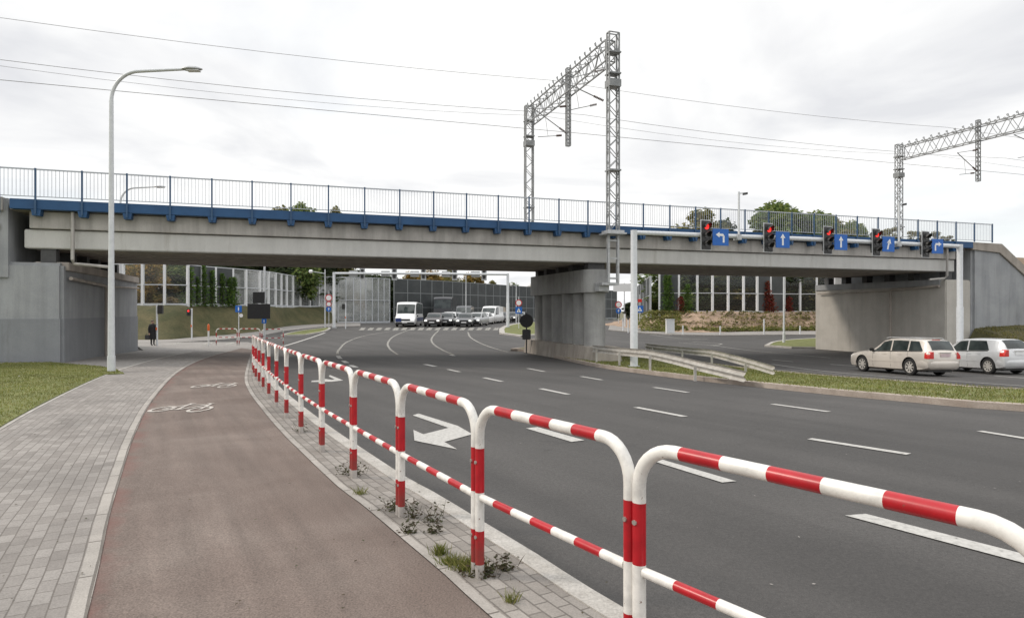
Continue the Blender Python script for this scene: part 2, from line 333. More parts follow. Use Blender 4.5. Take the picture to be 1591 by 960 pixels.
# ------------------------------------------------------------------ object helpers
def tag(o, label=None, cat=None, group=None, kind=None):
    if label: o['label'] = label
    if cat: o['category'] = cat
    if group: o['group'] = group
    if kind: o['kind'] = kind
    return o
def thing(name, label, cat, loc=(0, 0, 0), rz=0, group=None):
    o = bpy.data.objects.new(name, None); C.objects.link(o); o.empty_display_size = .3
    o.location = loc; o.rotation_euler = (0, 0, rz)
    return tag(o, label, cat, group)
def kids(o): return [c for c in bpy.data.objects if c.parent == o]
def copy_tree(o, parent=None):
    c = o.copy(); C.objects.link(c); c.parent = parent
    for ch in kids(o): copy_tree(ch, c)
    return c
class MB:
    def __init__(s): s.v, s.f, s.m, s.uv = [], [], [], {}
    def quad(s, *p, m=0):
        n = len(s.v); s.v += [tuple(q) for q in p]; s.f.append(tuple(range(n, n+len(p)))); s.m.append(m)
    def obox(s, c, ax, ay, az, m=0):      # centre and three half axis vectors
        c, ax, ay, az = Vector(c), Vector(ax), Vector(ay), Vector(az); n = len(s.v)
        for k in (-1, 1):
            for j in (-1, 1):
                for i in (-1, 1): s.v.append(tuple(c+ax*i+ay*j+az*k))
        for q in ((0, 2, 3, 1), (4, 5, 7, 6), (0, 1, 5, 4), (2, 6, 7, 3), (0, 4, 6, 2), (1, 3, 7, 5)):
            s.f.append(tuple(n+i for i in q)); s.m.append(m)
    def box(s, x0, x1, y0, y1, z0, z1, m=0):
        s.obox(((x0+x1)/2, (y0+y1)/2, (z0+z1)/2), ((x1-x0)/2, 0, 0), (0, (y1-y0)/2, 0), (0, 0, (z1-z0)/2), m)
    def tube(s, pts, r, n=10, mats=None, m=0, cap=True):
        pts = [Vector(p) for p in pts]; rs = r if isinstance(r, (list, tuple)) else [r]*len(pts)
        T = []
        for i in range(len(pts)):
            a = pts[max(i-1, 0)]; b = pts[min(i+1, len(pts)-1)]; T.append((b-a).normalized())
        u = T[0].orthogonal().normalized()
        if abs(T[0].z) < .9: u = T[0].cross(Vector((0, 0, 1))).normalized()
        rings = []
        for i, p in enumerate(pts):
            u = (u - T[i]*u.dot(T[i])).normalized(); w = T[i].cross(u); b0 = len(s.v)
            for k in range(n):
                a = 2*PI*(k+.5)/n; s.v.append(tuple(p+(u*math.cos(a)+w*math.sin(a))*rs[i]))
            rings.append(b0)
        for i in range(len(pts)-1):
            for k in range(n):
                a, b = rings[i], rings[i+1]; s.f.append((a+k, a+(k+1) % n, b+(k+1) % n, b+k)); s.m.append(mats[i] if mats else m)
        if cap:
            s.f.append(tuple(rings[0]+k for k in reversed(range(n)))); s.m.append(mats[0] if mats else m)
            s.f.append(tuple(rings[-1]+k for k in range(n))); s.m.append(mats[-1] if mats else m)
    def bar(s, a, b, w, m=0): s.tube([a, b], w*.707, 4, m=m)
    def cyl(s, c, r, z0, z1, n=20, m=0): s.tube([(c[0], c[1], z0), (c[0], c[1], z1)], r, n, m=m)
    def prism(s, poly, o, ax, ay, az, m=0):     # poly in (ax, ay) plane, thick along az
        o, ax, ay, az = Vector(o), Vector(ax), Vector(ay), Vector(az); n = len(poly); b = len(s.v)
        for k in (0, 1):
            for (x, y) in poly: s.v.append(tuple(o+ax*x+ay*y+az*k))
        s.f.append(tuple(b+i for i in range(n))); s.m.append(m); s.f.append(tuple(b+n+i for i in reversed(range(n)))); s.m.append(m)
        for i in range(n):
            j = (i+1) % n; s.f.append((b+i, b+n+i, b+n+j, b+j)); s.m.append(m)
    def build(s, name, mats, parent=None, smooth=False, world=False, bevel=0):
        me = bpy.data.meshes.new(name)
        o0 = parent.matrix_basis.translation if (world and parent) else Vector((0, 0, 0))
        if world and parent and parent.parent: o0 = o0 + parent.parent.location
        me.from_pydata([(v[0]-o0[0], v[1]-o0[1], v[2]-o0[2]) for v in s.v], [], s.f)
        if not isinstance(mats, (list, tuple)): mats = [mats]
        for m in mats: me.materials.append(M[m] if isinstance(m, str) else m)
        me.polygons.foreach_set('material_index', s.m)
        if s.uv:
            ul = me.uv_layers.new(name='UVMap')
            for lp in me.loops: ul.data[lp.index].uv = s.uv.get(lp.vertex_index, (0, 0))
        bm = bmesh.new(); bm.from_mesh(me); bmesh.ops.recalc_face_normals(bm, faces=bm.faces)
        if not s.uv and bevel:
            bmesh.ops.bevel(bm, geom=list(bm.edges), offset=bevel, segments=2, affect='EDGES', clamp_overlap=True)
        bm.to_mesh(me); bm.free()
        if smooth:
            me.polygons.foreach_set('use_smooth', [True]*len(me.polygons))
            me.set_sharp_from_angle(angle=R(38))
        me.update()
        o = bpy.data.objects.new(name, me); C.objects.link(o)
        if parent: o.parent = parent
        return o

# ------------------------------------------------------------------ the lie of the land
CT = [(0, 0, 0), (0, -8, 0), (-6, 0, 0), (6, 0, 0), (0, 6, 0), (-5, 8, 0), (4, 6, -.02), (-3, 10, -.01), (2, 10, -.03), (10, 3, -.02), (9.9, 12.7, -.16), (14.7, 18.8, -.42),
      (15.9, 26.8, -.84), (19, 27, -.86), (22, 20, -.5), (-17, 25, -.2), (-12, 19.5, -.1), (-21, 37, -.43), (-7, 18, -.08), (-3, 18, -.15), (-8, 26, -.32), (4, 22, -.32), (-26, 25, -.2),
      (3.8, 29, -.60), (4.6, 32, -.66), (22.8, 49, -1.0), (26, 39, -1.0), (32, 36, -.9), (-24.4, 44.6, -.58), (-18, 45, -.6),
      (-10, 40, -.60), (0, 40, -.66), (-8, 55, -.34), (0, 55, -.45), (8, 55, -.72), (-28, 57, -.6), (-24, 62, -.42), (-21, 80, .12), (-13, 70, -.08), (-2, 70, -.12),
      (12, 62, -.80), (20, 70, -.52), (-11, 77, .0), (0, 90, .03), (12, 85, -.15), (30, 72, -.52), (40, 45, -.8), (0, 120, .05), (15, 120, 0), (-30, 30, -.25), (-40, 60, -.3)]
_P = np.array([(a, b) for a, b, c in CT], float); _Z = np.array([c for a, b, c in CT]); LS = 15.0; MEAN = -.15
def _k(A, B):
    d = ((A[:, None, :]-B[None, :, :])**2).sum(2); return np.exp(-d/(2*LS*LS))
_al = np.linalg.solve(_k(_P, _P)+np.eye(len(_P))*.004, _Z-MEAN)
def Wz(x, y): return float(MEAN + _k(np.array([[x, y]]), _P)[0] @ _al)
def WzN(a): return MEAN + _k(np.asarray(a, float), _P) @ _al
ROAD = -.10
def P(px, py, off=0.0):
    """where the sight line through a picture point meets the ground: a plain surveying helper"""
    t = (px-W0/2)/FOC; k = (py-HOR)/FOC
    Y = np.arange(1.0, 260, .2); g = EYE-k*Y - (WzN(np.stack([t*Y, Y], 1))+off)
    i = np.where(g < 0)[0]
    if len(i) == 0: y = 260.
    else:
        i = i[0]; y = Y[i] if i == 0 else Y[i-1]+.2*g[i-1]/(g[i-1]-g[i])
    return Vector((t*y, y, Wz(t*y, y)+off))
def Q(px, Y, off=0.0):
    t = (px-W0/2)/FOC; return Vector((t*Y, Y, Wz(t*Y, Y)+off))
def smoothline(pts, step=.5):
    P_ = [np.array(p[:2], float) for p in pts]; P_ = [2*P_[0]-P_[1]]+P_+[2*P_[-1]-P_[-2]]; o = []
    for i in range(1, len(P_)-2):
        a, b, c, d = P_[i-1:i+3]; n = max(2, int(np.linalg.norm(c-b)/step))
        for k in range(n):
            t = k/n; o.append(.5*((2*b)+(-a+c)*t+(2*a-5*b+4*c-d)*t*t+(-a+3*b-3*c+d)*t**3))
    o.append(P_[-2]); return o
def offset(line, d):      # +d to the right of travel
    o = []
    for i, p in enumerate(line):
        a = line[max(i-1, 0)]; b = line[min(i+1, len(line)-1)]; t = (b-a)/np.linalg.norm(b-a); o.append(p+np.array([t[1], -t[0]])*d)
    return o
def drape(name, poly, off, mat, step=1.0, kind='structure', skirt=0, uvline=None, side=1):
    bm = bmesh.new(); vs = [bm.verts.new((p[0], p[1], 0)) for p in poly]; bm.faces.new(vs)
    xs = [p[0] for p in poly]; ys = [p[1] for p in poly]
    for ax, lo, hi in ((0, min(xs), max(xs)), (1, min(ys), max(ys))):
        k = math.ceil(lo/step)*step
        while k < hi:
            co = (k, 0, 0) if ax == 0 else (0, k, 0); no = (1, 0, 0) if ax == 0 else (0, 1, 0)
            bmesh.ops.bisect_plane(bm, geom=bm.verts[:]+bm.edges[:]+bm.faces[:], plane_co=co, plane_no=no, dist=1e-5)
            k += step
    bmesh.ops.triangulate(bm, faces=bm.faces[:])
    bm.normal_update()
    if sum(f.normal.z for f in bm.faces) < 0: bmesh.ops.reverse_faces(bm, faces=bm.faces[:])
    z = WzN([(v.co.x, v.co.y) for v in bm.verts])+off
    for v, zz in zip(bm.verts, z): v.co.z = zz
    if skirt:
        be = [e for e in bm.edges if e.is_boundary]; r = bmesh.ops.extrude_edge_only(bm, edges=be)
        for g in r['geom']:
            if isinstance(g, bmesh.types.BMVert): g.co.z -= skirt
    me = bpy.data.meshes.new(name); bm.to_mesh(me); bm.free()
    if uvline is not None:
        L = np.array(uvline); ul = me.uv_layers.new(name='UVMap')
        co = np.array([(v.co.x, v.co.y) for v in me.vertices]); D = np.sqrt(((co[:, None]-L[None])**2).sum(2)).min(1)
        for lp in me.loops: ul.data[lp.index].uv = (D[lp.vertex_index], 0)
    me.materials.append(M[mat]); o = bpy.data.objects.new(name, me); C.objects.link(o)
    if kind: o['kind'] = kind
    return o
def strip(name, line, a, b, off, mat, skirt=0, kind='structure', n=1, cut=None):
    """ribbon beside a line between offsets a and b, uv in metres (x along, y across)"""
    mb = MB(); s = 0; rows = []
    for i in range(len(line)):
        if i: s += float(np.linalg.norm(line[i]-line[i-1]))
        row = []
        for k in range(n+1):
            d = a+(b-a)*k/n; row.append((d, s))
        rows.append(row)
    offs = [offset(line, a+(b-a)*k/n) for k in range(n+1)]
    for i in range(len(line)):
        for k in range(n+1):
            p = offs[k][i]; mb.uv[len(mb.v)] = (rows[i][k][1], rows[i][k][0]); mb.v.append((p[0], p[1], 0))
    zz = WzN([(v[0], v[1]) for v in mb.v])+off
    mb.v = [(v[0], v[1], z) for v, z in zip(mb.v, zz)]
    for i in range(len(line)-1):
        for k in range(n):
            q = i*(n+1)+k; mb.f.append((q, q+1, q+n+2, q+n+1)); mb.m.append(0)
    if skirt:
        base = len(mb.v)
        for i in range(len(line)):
            for k in (0, n):
                v = mb.v[i*(n+1)+k]; mb.uv[len(mb.v)] = (rows[i][k][1], rows[i][k][0]+(-skirt if k == 0 else skirt)); mb.v.append((v[0], v[1], v[2]-skirt))
        for i in range(len(line)-1):
            q = i*(n+1); u = base+2*i
            mb.f.append((q, q+n+1, u+2, u)); mb.m.append(0)
            mb.f.append((q+n, u+1, u+3, q+2*n+1)); mb.m.append(0)
    o = mb.build(name, mat)
    if kind: o['kind'] = kind
    return o
# ------------------------------------------------------------------ the setting: ground, roads, paths
def ground_sheet():
    def axis(lo, hi, st, outer): return [-outer, -outer/3, -outer/8] + list(np.arange(lo, hi+.1, st)) + [outer/8, outer/3, outer]
    xs = axis(-90, 120, 5, 3200); ys = axis(-30, 180, 5, 3200); mb = MB()
    xs[2] = -250; xs[-3] = 300; ys[2] = -250; ys[-3] = 420
    pts = [(x, y) for y in ys for x in xs]; z = WzN(pts)-.45
    mb.v = [(x, y, zz) for (x, y), zz in zip(pts, z)]; n = len(xs)
    for j in range(len(ys)-1):
        for i in range(n-1): mb.f.append((j*n+i, j*n+i+1, (j+1)*n+i+1, (j+1)*n+i)); mb.m.append(0)
    o = mb.build('ground', 'soil'); o['kind'] = 'structure'
ground_sheet()
drape('road', [(-75, -14), (95, -14), (95, 150), (-75, 150)], ROAD, 'asphalt', 1.5)

D = Vector((.949, .3153, 0)).normalized(); N = Vector((-D.y, D.x, 0)); O = Vector((-17.1, 25, 0))
def BR(s, w, z=0): return O + D*s + N*w + Vector((0, 0, z))
def BRm(s, w, off=0):
    p = BR(s, w); return Vector((p.x, p.y, Wz(p.x, p.y)+off))

# edges of the bicycle path, read at ground level
LP = [(2.6, -3.8), (1.0, -1.6), (-.5, .5), (-1.58, 2.2)] + [P(*q)[:2] for q in ( (153.6, 882), (169.6, 804), (188, 740), (211, 671), (238, 621), (275, 580), (306, 562), (334, 552), (356, 546))]
RP = [(4.9, -3.2), (2.35, .3), (1.35, 1.55), (.5, 2.75)] + [P(*q)[:2] for q in ((762, 958), (690.6, 892.6), (625, 837), (560, 782), (526, 757), (474, 708), (435, 669), (404, 632), (385.6, 606), (380, 587))] + [Q(384, 24)[:2], Q(388, 31)[:2], Q(392, 39)[:2]]
LL, RL = smoothline(LP, .4), smoothline(RP, .4)
drape('bicycle_path', [tuple(p) for p in LL]+[tuple(Q(375, 41)[:2])]+[tuple(p) for p in RL[::-1]], 0.0, 'bike', .8, uvline=LL)
strip('sidewalk', LL, -1.78, -.10, .004, 'paver', .25, n=4)
strip('path_border', LL, -.10, 0, .006, 'slab')
strip('sidewalk_edge', LL, -1.86, -1.78, .012, 'kerb', .05)
strip('verge_border', RL, 0, .07, .006, 'slab')
strip('paved_verge', RL, .07, .56, .004, 'paver_verge', n=2)
strip('kerb', RL, .56, .72, .012, 'kerb', .3)
tip = P(193, 581)
lawn_edge = [tuple(p) for p in offset(LL, -1.84) if p[1] < tip.y-.3]
drape('grass', lawn_edge+[(tip.x, tip.y), P(176, 573)[:2], P(150, 569.5)[:2], BR(-.3, -.35)[:2], BR(-45, -.35)[:2], (-58, -12)], .03, 'grass', 1.0, skirt=.3)
drape('paving', [BR(-.3, -.6)[:2], BR(.3, 12.5)[:2], P(205, 532)[:2], P(300, 531)[:2], P(385, 531)[:2], P(399, 535)[:2], Q(397, 40)[:2]] + [tuple(p) for p in offset(RL, .6)[::-1] if p[1] > 17] +
      [tuple(p) for p in offset(LL, -.5)[::-1] if 13 < p[1] < 16] + [tuple(lawn_edge[-1]), (tip.x, tip.y), P(150, 569.5)[:2]], -.014, 'plaza', 1.0, skirt=.2)

def mark(px, mat='mark', off=ROAD+.009, step=.7, name='lane_marking'):
    drape(name, [P(x, y, off)[:2] for x, y in px], off, mat, step)
def dashw(a, b, w=.12, mat='mark'):
    a, b = P(*a, ROAD), P(*b, ROAD); t = (b-a); t.z = 0; t.normalize(); n_ = Vector((-t.y, t.x, 0))*w/2
    drape('lane_marking', [(a+n_)[:2], (b+n_)[:2], (b-n_)[:2], (a-n_)[:2]], ROAD+.009, mat, .7)
def linew(pts, w=.14, mat='mark'):
    L = smoothline([P(x, y, ROAD) for x, y in pts], .6); strip('lane_marking', L, -w/2, w/2, ROAD+.009, mat)
mark([(1313, 800), (1345, 797.5), (1591, 860), (1720, 893), (1700, 905), (1591, 874)])
mark([(1005, 713), (1020, 711), (1144, 747), (1122, 749)])
mark([(817, 665), (835, 663), (908, 683.5), (888, 686)])
for a, b in (((1258, 682), (1412, 706)), ((988, 633), (1064, 647.5)), ((840, 604), (883, 613)), ((752, 587), (780, 593)), ((1200, 628), (1288, 640)),
             ((1016, 602), (1069, 610)), ((903, 585), (935, 590.5)), ((1522, 670), (1640, 689)), ((696, 574), (714, 578)), ((820, 572.5), (846, 577.5))): dashw(a, b, .15)
for a, b in (((525, 553), (529, 557.5)), ((533, 560.5), (539, 564)), ((545, 567.5), (553, 571)), ((660, 566), (676, 569.5)), ((700, 551), (706, 553))): dashw(a, b, .22)
c3 = lambda x, y: (560+x/2.527, 580+y/2.527)
c2 = lambda x, y: (370+x/3.84, 510+y/3.84)
mark([c3(*q) for q in ((205, 164), (228, 157), (382, 205), (440, 238), (330, 268), (380, 297), (212, 263), (208, 221), (247, 238), (346, 213))], name='turn_arrow')
mark([c2(*q) for q in ((435, 320), (440, 312), (505, 308), (505, 300), (560, 306), (575, 304), (540, 286), (548, 278), (627, 310), (560, 318))], name='turn_arrow')
linew([(624, 512.5), (570, 521), (540, 531), (527, 543), (524, 550)], .14, 'mark_worn')
linew([(638, 511.7), (613, 522), (603, 532), (605, 541), (618, 551)], .14, 'mark_worn')
linew([(681, 514), (671, 525), (673, 534), (688, 544), (705, 551)], .14, 'mark_worn')
linew([(727, 516), (731, 524), (746, 533), (770, 542), (790, 547)], .14, 'mark_worn')
linew([(440, 538), (470, 529), (505, 517)], .22)
linew([(395, 536), (440, 537)], .12, 'mark_worn')
for i in range(17):
    px = 562+i*13.0; xa = (px-W0/2)/FOC
    mark([(px-4.6, 512.8), (px+3.4, 512.8), (px+6.3, 509.2), (px-.6, 509.2)], 'mark_worn', name='zebra_stripe')
for x0 in (262, 312, 346):
    mark([(x0, 535.5), (x0+10, 535.5), (x0+24, 531.5), (x0+15, 531.5)], 'mark_worn', off=-.006 if False else ROAD+.1, name='zebra_stripe')
# right carriageway
linew([(1200, 566), (1300, 578.6), (1450, 590), (1591, 599.7), (1750, 610)], .12)
linew([(1225, 573), (1330, 584.5), (1400, 591)], .10, 'mark_faint')
linew([(1055, 532), (1105, 536.5), (1170, 545), (1290, 556)], .12)
linew([(1075, 531), (1120, 534), (1105, 537)], .2, 'mark_worn')
linew([(1010, 520), (1060, 526), (1100, 527)], .2, 'mark_worn')
dashw((1195, 573), (1240, 577.5), .12)
for a, b in (((1290, 566), (1330, 569)), ((1200, 559), (1232, 562)), ((1545, 584), (1600, 588))): dashw(a, b, .13)
# bicycle symbols on the path
def bike_symbol(c, w, d):
    c = P(*c); mb = MB()
    def pt(u, v): x, y = c.x+u*w/2, c.y+v*d/2; return (x, y, Wz(x, y)+.009)
    def seg(a, b, t=.05):
        du, dv = (b[0]-a[0])*w/2, (b[1]-a[1])*d/2; l = math.hypot(du, dv); nx, ny = -dv/l*t/w*2/2, du/l*t/d*2/2
        mb.quad(pt(a[0]+nx, a[1]+ny), pt(b[0]+nx, b[1]+ny), pt(b[0]-nx, b[1]-ny), pt(a[0]-nx, a[1]-ny))
    for cx in (-.66, .66):
        for k in range(24):
            a, b = 2*PI*k/24, 2*PI*(k+1)/24; r0, r1 = .25, .35
            mb.quad(*[pt(cx+math.cos(q)*r, -.35+math.sin(q)*r*1.5) for q, r in ((a, r0), (b, r0), (b, r1), (a, r1))])
    for a, b in (((-.66, -.35), (-.3, .45)), ((-.3, .45), (.42, .5)), ((-.08, -.45), (.42, .5)), ((-.08, -.45), (-.3, .45)), ((-.66, -.35), (-.08, -.45)), ((.66, -.35), (.38, .75)), ((.22, .78), (.5, .7)), ((-.42, .72), (-.2, .72)), ((-.3, .45), (-.32, .72))): seg(a, b, .055)
    o = mb.build('bicycle_symbol', 'mark_bright'); tag(o, kind='structure')
bike_symbol((292, 633), 1.02, 1.4)
bike_symbol((340, 598.5), .95, 1.5)

def island(pts, name, grassmat='grass', kerbmat='kerb', kw=.28, n=.5):
    L = smoothline(pts, n); drape(name, [tuple(p) for p in L], .02, grassmat, 1.0, skirt=.2)
    L2 = L+[L[0]]; strip('kerb', L2, -.02, kw, .035, kerbmat, .3)
near_k = [(15.5, 10.3)] + [P(x, y, ROAD)[:2] for x, y in ((1591, 639), (1421, 625), (1280, 612), (1100, 593), (1017, 583), (930, 570.7), (875, 559), (822, 546.5))]
far_k = [BR(21.2, 9.8)[:2], BR(22.6, 11.2)[:2], BR(24.2, 9.5)[:2], BR(24.6, 3)[:2]] + [P(x, y, ROAD)[:2] for x, y in ((1000, 551), (1090, 566), (1190, 579), (1300, 589.5), (1450, 601), (1591, 611))] + [(22, 16.0), (26, 12), (24, 7)]
island(near_k+far_k, 'median_grass', 'grass', 'kerb_warm', .34)
island([P(x, y, ROAD)[:2] for x, y in ((1188, 538.5), (1203, 532.5), (1240, 528.5), (1300, 526.5), (1340, 534), (1290, 541), (1230, 541.5))], 'island_grass')
island([P(x, y, ROAD)[:2] for x, y in ((776, 519), (778, 511), (795, 505), (825, 501.5), (850, 503), (850, 518), (810, 523.5))], 'island_grass', kw=.5)
island([P(x, y, ROAD)[:2] for x, y in ((436, 522.5), (455, 517.5), (480, 513.5), (512, 510.5), (505, 516), (475, 521.5))], 'island_grass', kw=.2)
drape('sidewalk', [P(x, y)[:2] for x, y in ((150, 534), (213, 533), (300, 530), (400, 522), (440, 514), (500, 507.5), (560, 506), (560, 501), (500, 500), (440, 506), (400, 514), (300, 524), (213, 528), (150, 529))], -.005, 'plaza', 1.5, skirt=.2)
drape('sidewalk', [P(x, y)[:2] for x, y in ((945, 512), (950, 503), (985, 499), (1010, 504.5), (1265, 513), (1330, 515), (1330, 519.5), (1265, 519.5), (1120, 520.5), (1041, 519.5), (990, 516))], -.005, 'plaza', 1.5, skirt=.2)

def loft(name, rows, mat, kind='structure', jit=0, smooth=True):
    mb = MB(); n = len(rows[0])
    for i, r in enumerate(rows):
        for p in r: mb.v.append((p[0], p[1], p[2]+(random.uniform(-jit, jit) if jit else 0)))
    for i in range(len(rows)-1):
        for k in range(n-1): mb.f.append((i*n+k, i*n+k+1, (i+1)*n+k+1, (i+1)*n+k)); mb.m.append(0)
    o = mb.build(name, mat, smooth=smooth); o['kind'] = kind; return o
def bank(name, toe, run, ztop, mat, back=14, nrm=(0, 1), jit=.07):
    T = smoothline(toe, 1.2); rows = []
    for t in T:
        z0 = Wz(t[0], t[1])-.02; zt = ztop(t[0]) if callable(ztop) else ztop; r = []
        r.append((t[0]-nrm[0]*.3, t[1]-nrm[1]*.3, z0-.3))
        for k in range(9):
            f = k/8; g = f*f*(3-2*f)*.55+f*.45; r.append((t[0]+nrm[0]*run*f, t[1]+nrm[1]*run*f, z0+(zt-z0)*g))
        r.append((t[0]+nrm[0]*(run+back), t[1]+nrm[1]*(run+back), zt)); r.append((t[0]+nrm[0]*(run+back+10), t[1]+nrm[1]*(run+back+10), -1.2)); rows.append(r)
    return loft(name, rows, mat, jit=jit)
ltoe = [(-75, 57), (-48, 56.5), P(213, 528)[:2], P(300, 524)[:2], P(400, 515)[:2], P(450, 506.5)[:2], (-23.0, 82), (-23.6, 92), (-24.5, 104)]
bank('grass_bank', ltoe, 6.5, 2.25, 'grass_dry', nrm=(-.25, .97))
rtoe = [(13.2, 96), (13.3, 80), P(1003, 511)[:2], P(1041, 515)[:2], P(1120, 516)[:2], P(1265, 514)[:2], (44, 72), (75, 70)]
def rz(x): return .5+1.15*min(1, max(0, (x-14.5)/3.5))
RT = smoothline(rtoe, 1.2)
def rbank():
    rows = []
    for i, t in enumerate(RT):
        a = RT[max(i-1, 0)]; b = RT[min(i+1, len(RT)-1)]; tt = (b-a)/np.linalg.norm(b-a); nn = np.array([-tt[1], tt[0]]); nn = nn if nn[0]+nn[1] > 0 else -nn
        z0 = Wz(t[0], t[1])-.02; zt = rz(t[0]+2); r = [(t[0]-nn[0]*.2, t[1]-nn[1]*.2, z0-.3)]
        for k in range(9):
            f = k/8; r.append((t[0]+nn[0]*4.6*f, t[1]+nn[1]*4.6*f, z0+(zt-z0)*(f*f*(3-2*f)*.4+f*.6)))
        r.append((t[0]+18*.5+nn[0]*4, t[1]+14, zt)); rows.append(r)
    loft('planted_bank', rows, 'bark_bank', jit=.09)
rbank()
drape('grass', [P(x, y)[:2] for x, y in ((1001, 513.5), (1012, 508), (1034, 514), (1041, 516.5))], .03, 'grass', 1)
# railway embankments at both ends of the bridge
def emb(name, st, mat):
    loft(name, [[BR(s, w, z) for w, z in prof] for s, prof in st], mat, jit=.05)
pl = [(.1, 5.75), (.6, 5.86), (4, 5.92), (9, 5.92), (12, 5.86), (21, -.8)]
emb('railway_embankment', [(s, pl) for s in np.arange(-70, -1.8, 2.0)] + [(-1.95, pl)], 'brown')
st = []
for s in [47.7, 48.5, 49.4] + list(np.arange(50, 60, 1.0)):
    z0 = 5.78 if s < 49.8 else max(1.3, 5.78-(s-49.8)*.62); wc = .1+max(0, 5.85-z0)*1.5
    st.append((s, [(.12, z0), (.12+(wc-.1)*.5+.2, (z0+5.85)/2), (wc+.5, 5.86), (9, 5.92), (10.2, 5.86), (10.3+max(0, s-50)*1.1, -1.2)]))
for s in np.arange(60, 150, 4.0): st.append((s, [(-3.5, -1.0), (1.5, 2.5), (6.8, 5.86), (9, 5.92), (12, 5.86), (21, -1.2)]))
emb('railway_embankment', st, 'brown')
rows = []
for s in np.arange(46.4, 75, 1.2):
    p = [BRm(s, w) for w in (-5.6, -5.4)]; r = [(p[0].x, p[0].y, p[0].z-.3), tuple(p[1])]
    for w, z in ((-4.0, .30), (-2.6, .95), (-1.2, 1.5), (-.12, 1.75)):
        f_ = 0 if s < 47 else min(1, .85+(s-46.9)/8); q = BRm(s, w); q.z += z*f_; r.append(tuple(q))
    rows.append(r)
loft('grass_bank', rows, 'grass_dry', jit=.06)

# ------------------------------------------------------------------ the railway bridge
def bbox(mb, s0, s1, w0, w1, z0, z1, m=0):
    c = BR((s0+s1)/2, (w0+w1)/2, (z0+z1)/2); mb.obox(c, D*((s1-s0)/2), N*((w1-w0)/2), (0, 0, (z1-z0)/2), m)
def bprism(mb, poly, w0, w1, m=0):         # polygon in (s, z)
    mb.prism(poly, BR(0, w0, 0), D, Vector((0, 0, 1)), N*(w1-w0), m)
br = thing('railway_bridge', 'long grey concrete railway bridge with a blue edge beam and thin railing over the road', 'bridge', BR(22, 5, 5.9))
def part(name, mb, mat, par=None, **k): return mb.build(name, mat, par or br, world=True, **k)
DW = 10.2
m_ = MB(); bbox(m_, -1.1, 46.25, .04, .55, 4.86, 5.50); part('upper_beam', m_, 'beam_dull', bevel=.02)
m_ = MB(); bbox(m_, -1.3, 46.3, .16, .75, 4.12, 4.83); part('main_girder', m_, 'girder', bevel=.03)
for w in (1.3, 2.4, 3.5, 4.6, 5.7, 6.8, 7.8):
    m_ = MB(); bbox(m_, -1.3, 46.3, w, w+.75, 4.13, 4.95); part('main_girder', m_, 'under', bevel=.03)
m_ = MB(); bbox(m_, -1.68, 47.3, .0, DW, 5.53, 5.72); bbox(m_, -1.2, 46.3, .56, DW-.1, 4.97, 5.52); part('deck_slab', m_, 'under')
m_ = MB(); bbox(m_, -1.6, 47.2, -.34, -.01, 5.53, 5.90); part('edge_beam', m_, 'blue', bevel=.012)
for s in (8, 16, 30, 38):
    m_ = MB(); bbox(m_, s, s+.3, .8, 8.2, 4.3, 4.9); part('cross_beam', m_, 'under')
posts = [-1.9]+[-.77+1.5*k for k in range(34)]
rl = MB()
bbox(rl, -2.6, posts[-1], -.40, -.355, 6.98, 7.03); bbox(rl, -2.6, posts[-1], -.39, -.36, 5.98, 6.01)
s = -2.5
while s < posts[-1]:
    bbox(rl, s-.007, s+.007, -.383, -.369, 6.0, 7.0); s += .125
rail = part('railing', rl, 'rail_pale')
for k, s in enumerate(posts):
    pm = MB(); bbox(pm, s-.028, s+.028, -.415, -.35, 5.35 if s < 47 else 5.9, 7.05); part('post', pm, 'blue_post', rail)
    if k and s < 46.5:
        pm = MB(); bprism(pm, [(s-.12, 5.30), (s+.12, 5.30), (s+.16, 5.52), (s-.16, 5.52)], -.34, .02); part('bracket', pm, 'blue')
for s0, s1, z1 in ((.35, .45, 3.55), (45.35, 45.45, 3.7)):
    pm = MB(); pm.tube([BR(s0, -.12, 5.5), BR(s0, -.12, z1+.15), BR(s0, .05, z1), BR(s0+(1.2 if s0 < 5 else -1.2), .05, z1-.1)], .065, 10); part('drain_pipe', pm, 'beam_dull', smooth=True)
# weeds growing on the deck edge near the right end
# ------------------------------------------------------------------ abutments
ab = thing('bridge_abutment', 'blue-grey concrete bridge abutment and wing wall beside the lawn', 'abutment', BR(-4, 4, -.2))
m_ = MB(); bbox(m_, -16, 0, -.02, 12.6, -1.2, 3.58); part('wall', m_, 'abut', ab, bevel=.12)
m_ = MB(); bbox(m_, -16, .022, -.045, 12.65, -1.2, 1.55); part('painted_base_band', m_, 'abut_dark', ab, bevel=.1)
m_ = MB(); bbox(m_, -16, -1.72, -.1, 12.6, 3.0, 5.93); part('back_wall', m_, 'abut', ab)
m_ = MB(); bbox(m_, -17, -1.85, -.22, .25, 5.45, 5.96); bbox(m_, -17, -1.95, -.16, -.09, 4.75, 5.0); part('coping', m_, 'beam_dull', ab, bevel=.02)
m_ = MB(); bbox(m_, -1.0, .12, .3, 12.4, 3.3, 3.62); part('bearing_ledge', m_, 'under', ab, bevel=.02)
for w in (.45, 2.6, 4.4, 6.2, 8.0, 9.6):
    m_ = MB(); bbox(m_, -.8, -.3, w-.2, w+.2, 3.6, 4.13); part('bearing', m_, 'darkgrey', ab)
m_ = MB(); m_.tube([BR(.16, .35, 3.0), BR(.16, 5.2, 2.9), BR(.16, 5.4, 2.7), BR(.16, 5.4, -.3)], .07, 10)
m_.tube([BR(.16, 5.4, 2.88), BR(.16, 12.0, 3.0)], .05, 8)
part('drain_pipe', m_, 'under', ab, smooth=True)
ab = thing('bridge_abutment', 'pale concrete bridge abutment with a sunlit far corner and sloping wing wall', 'abutment', BR(47, 5, -.9))
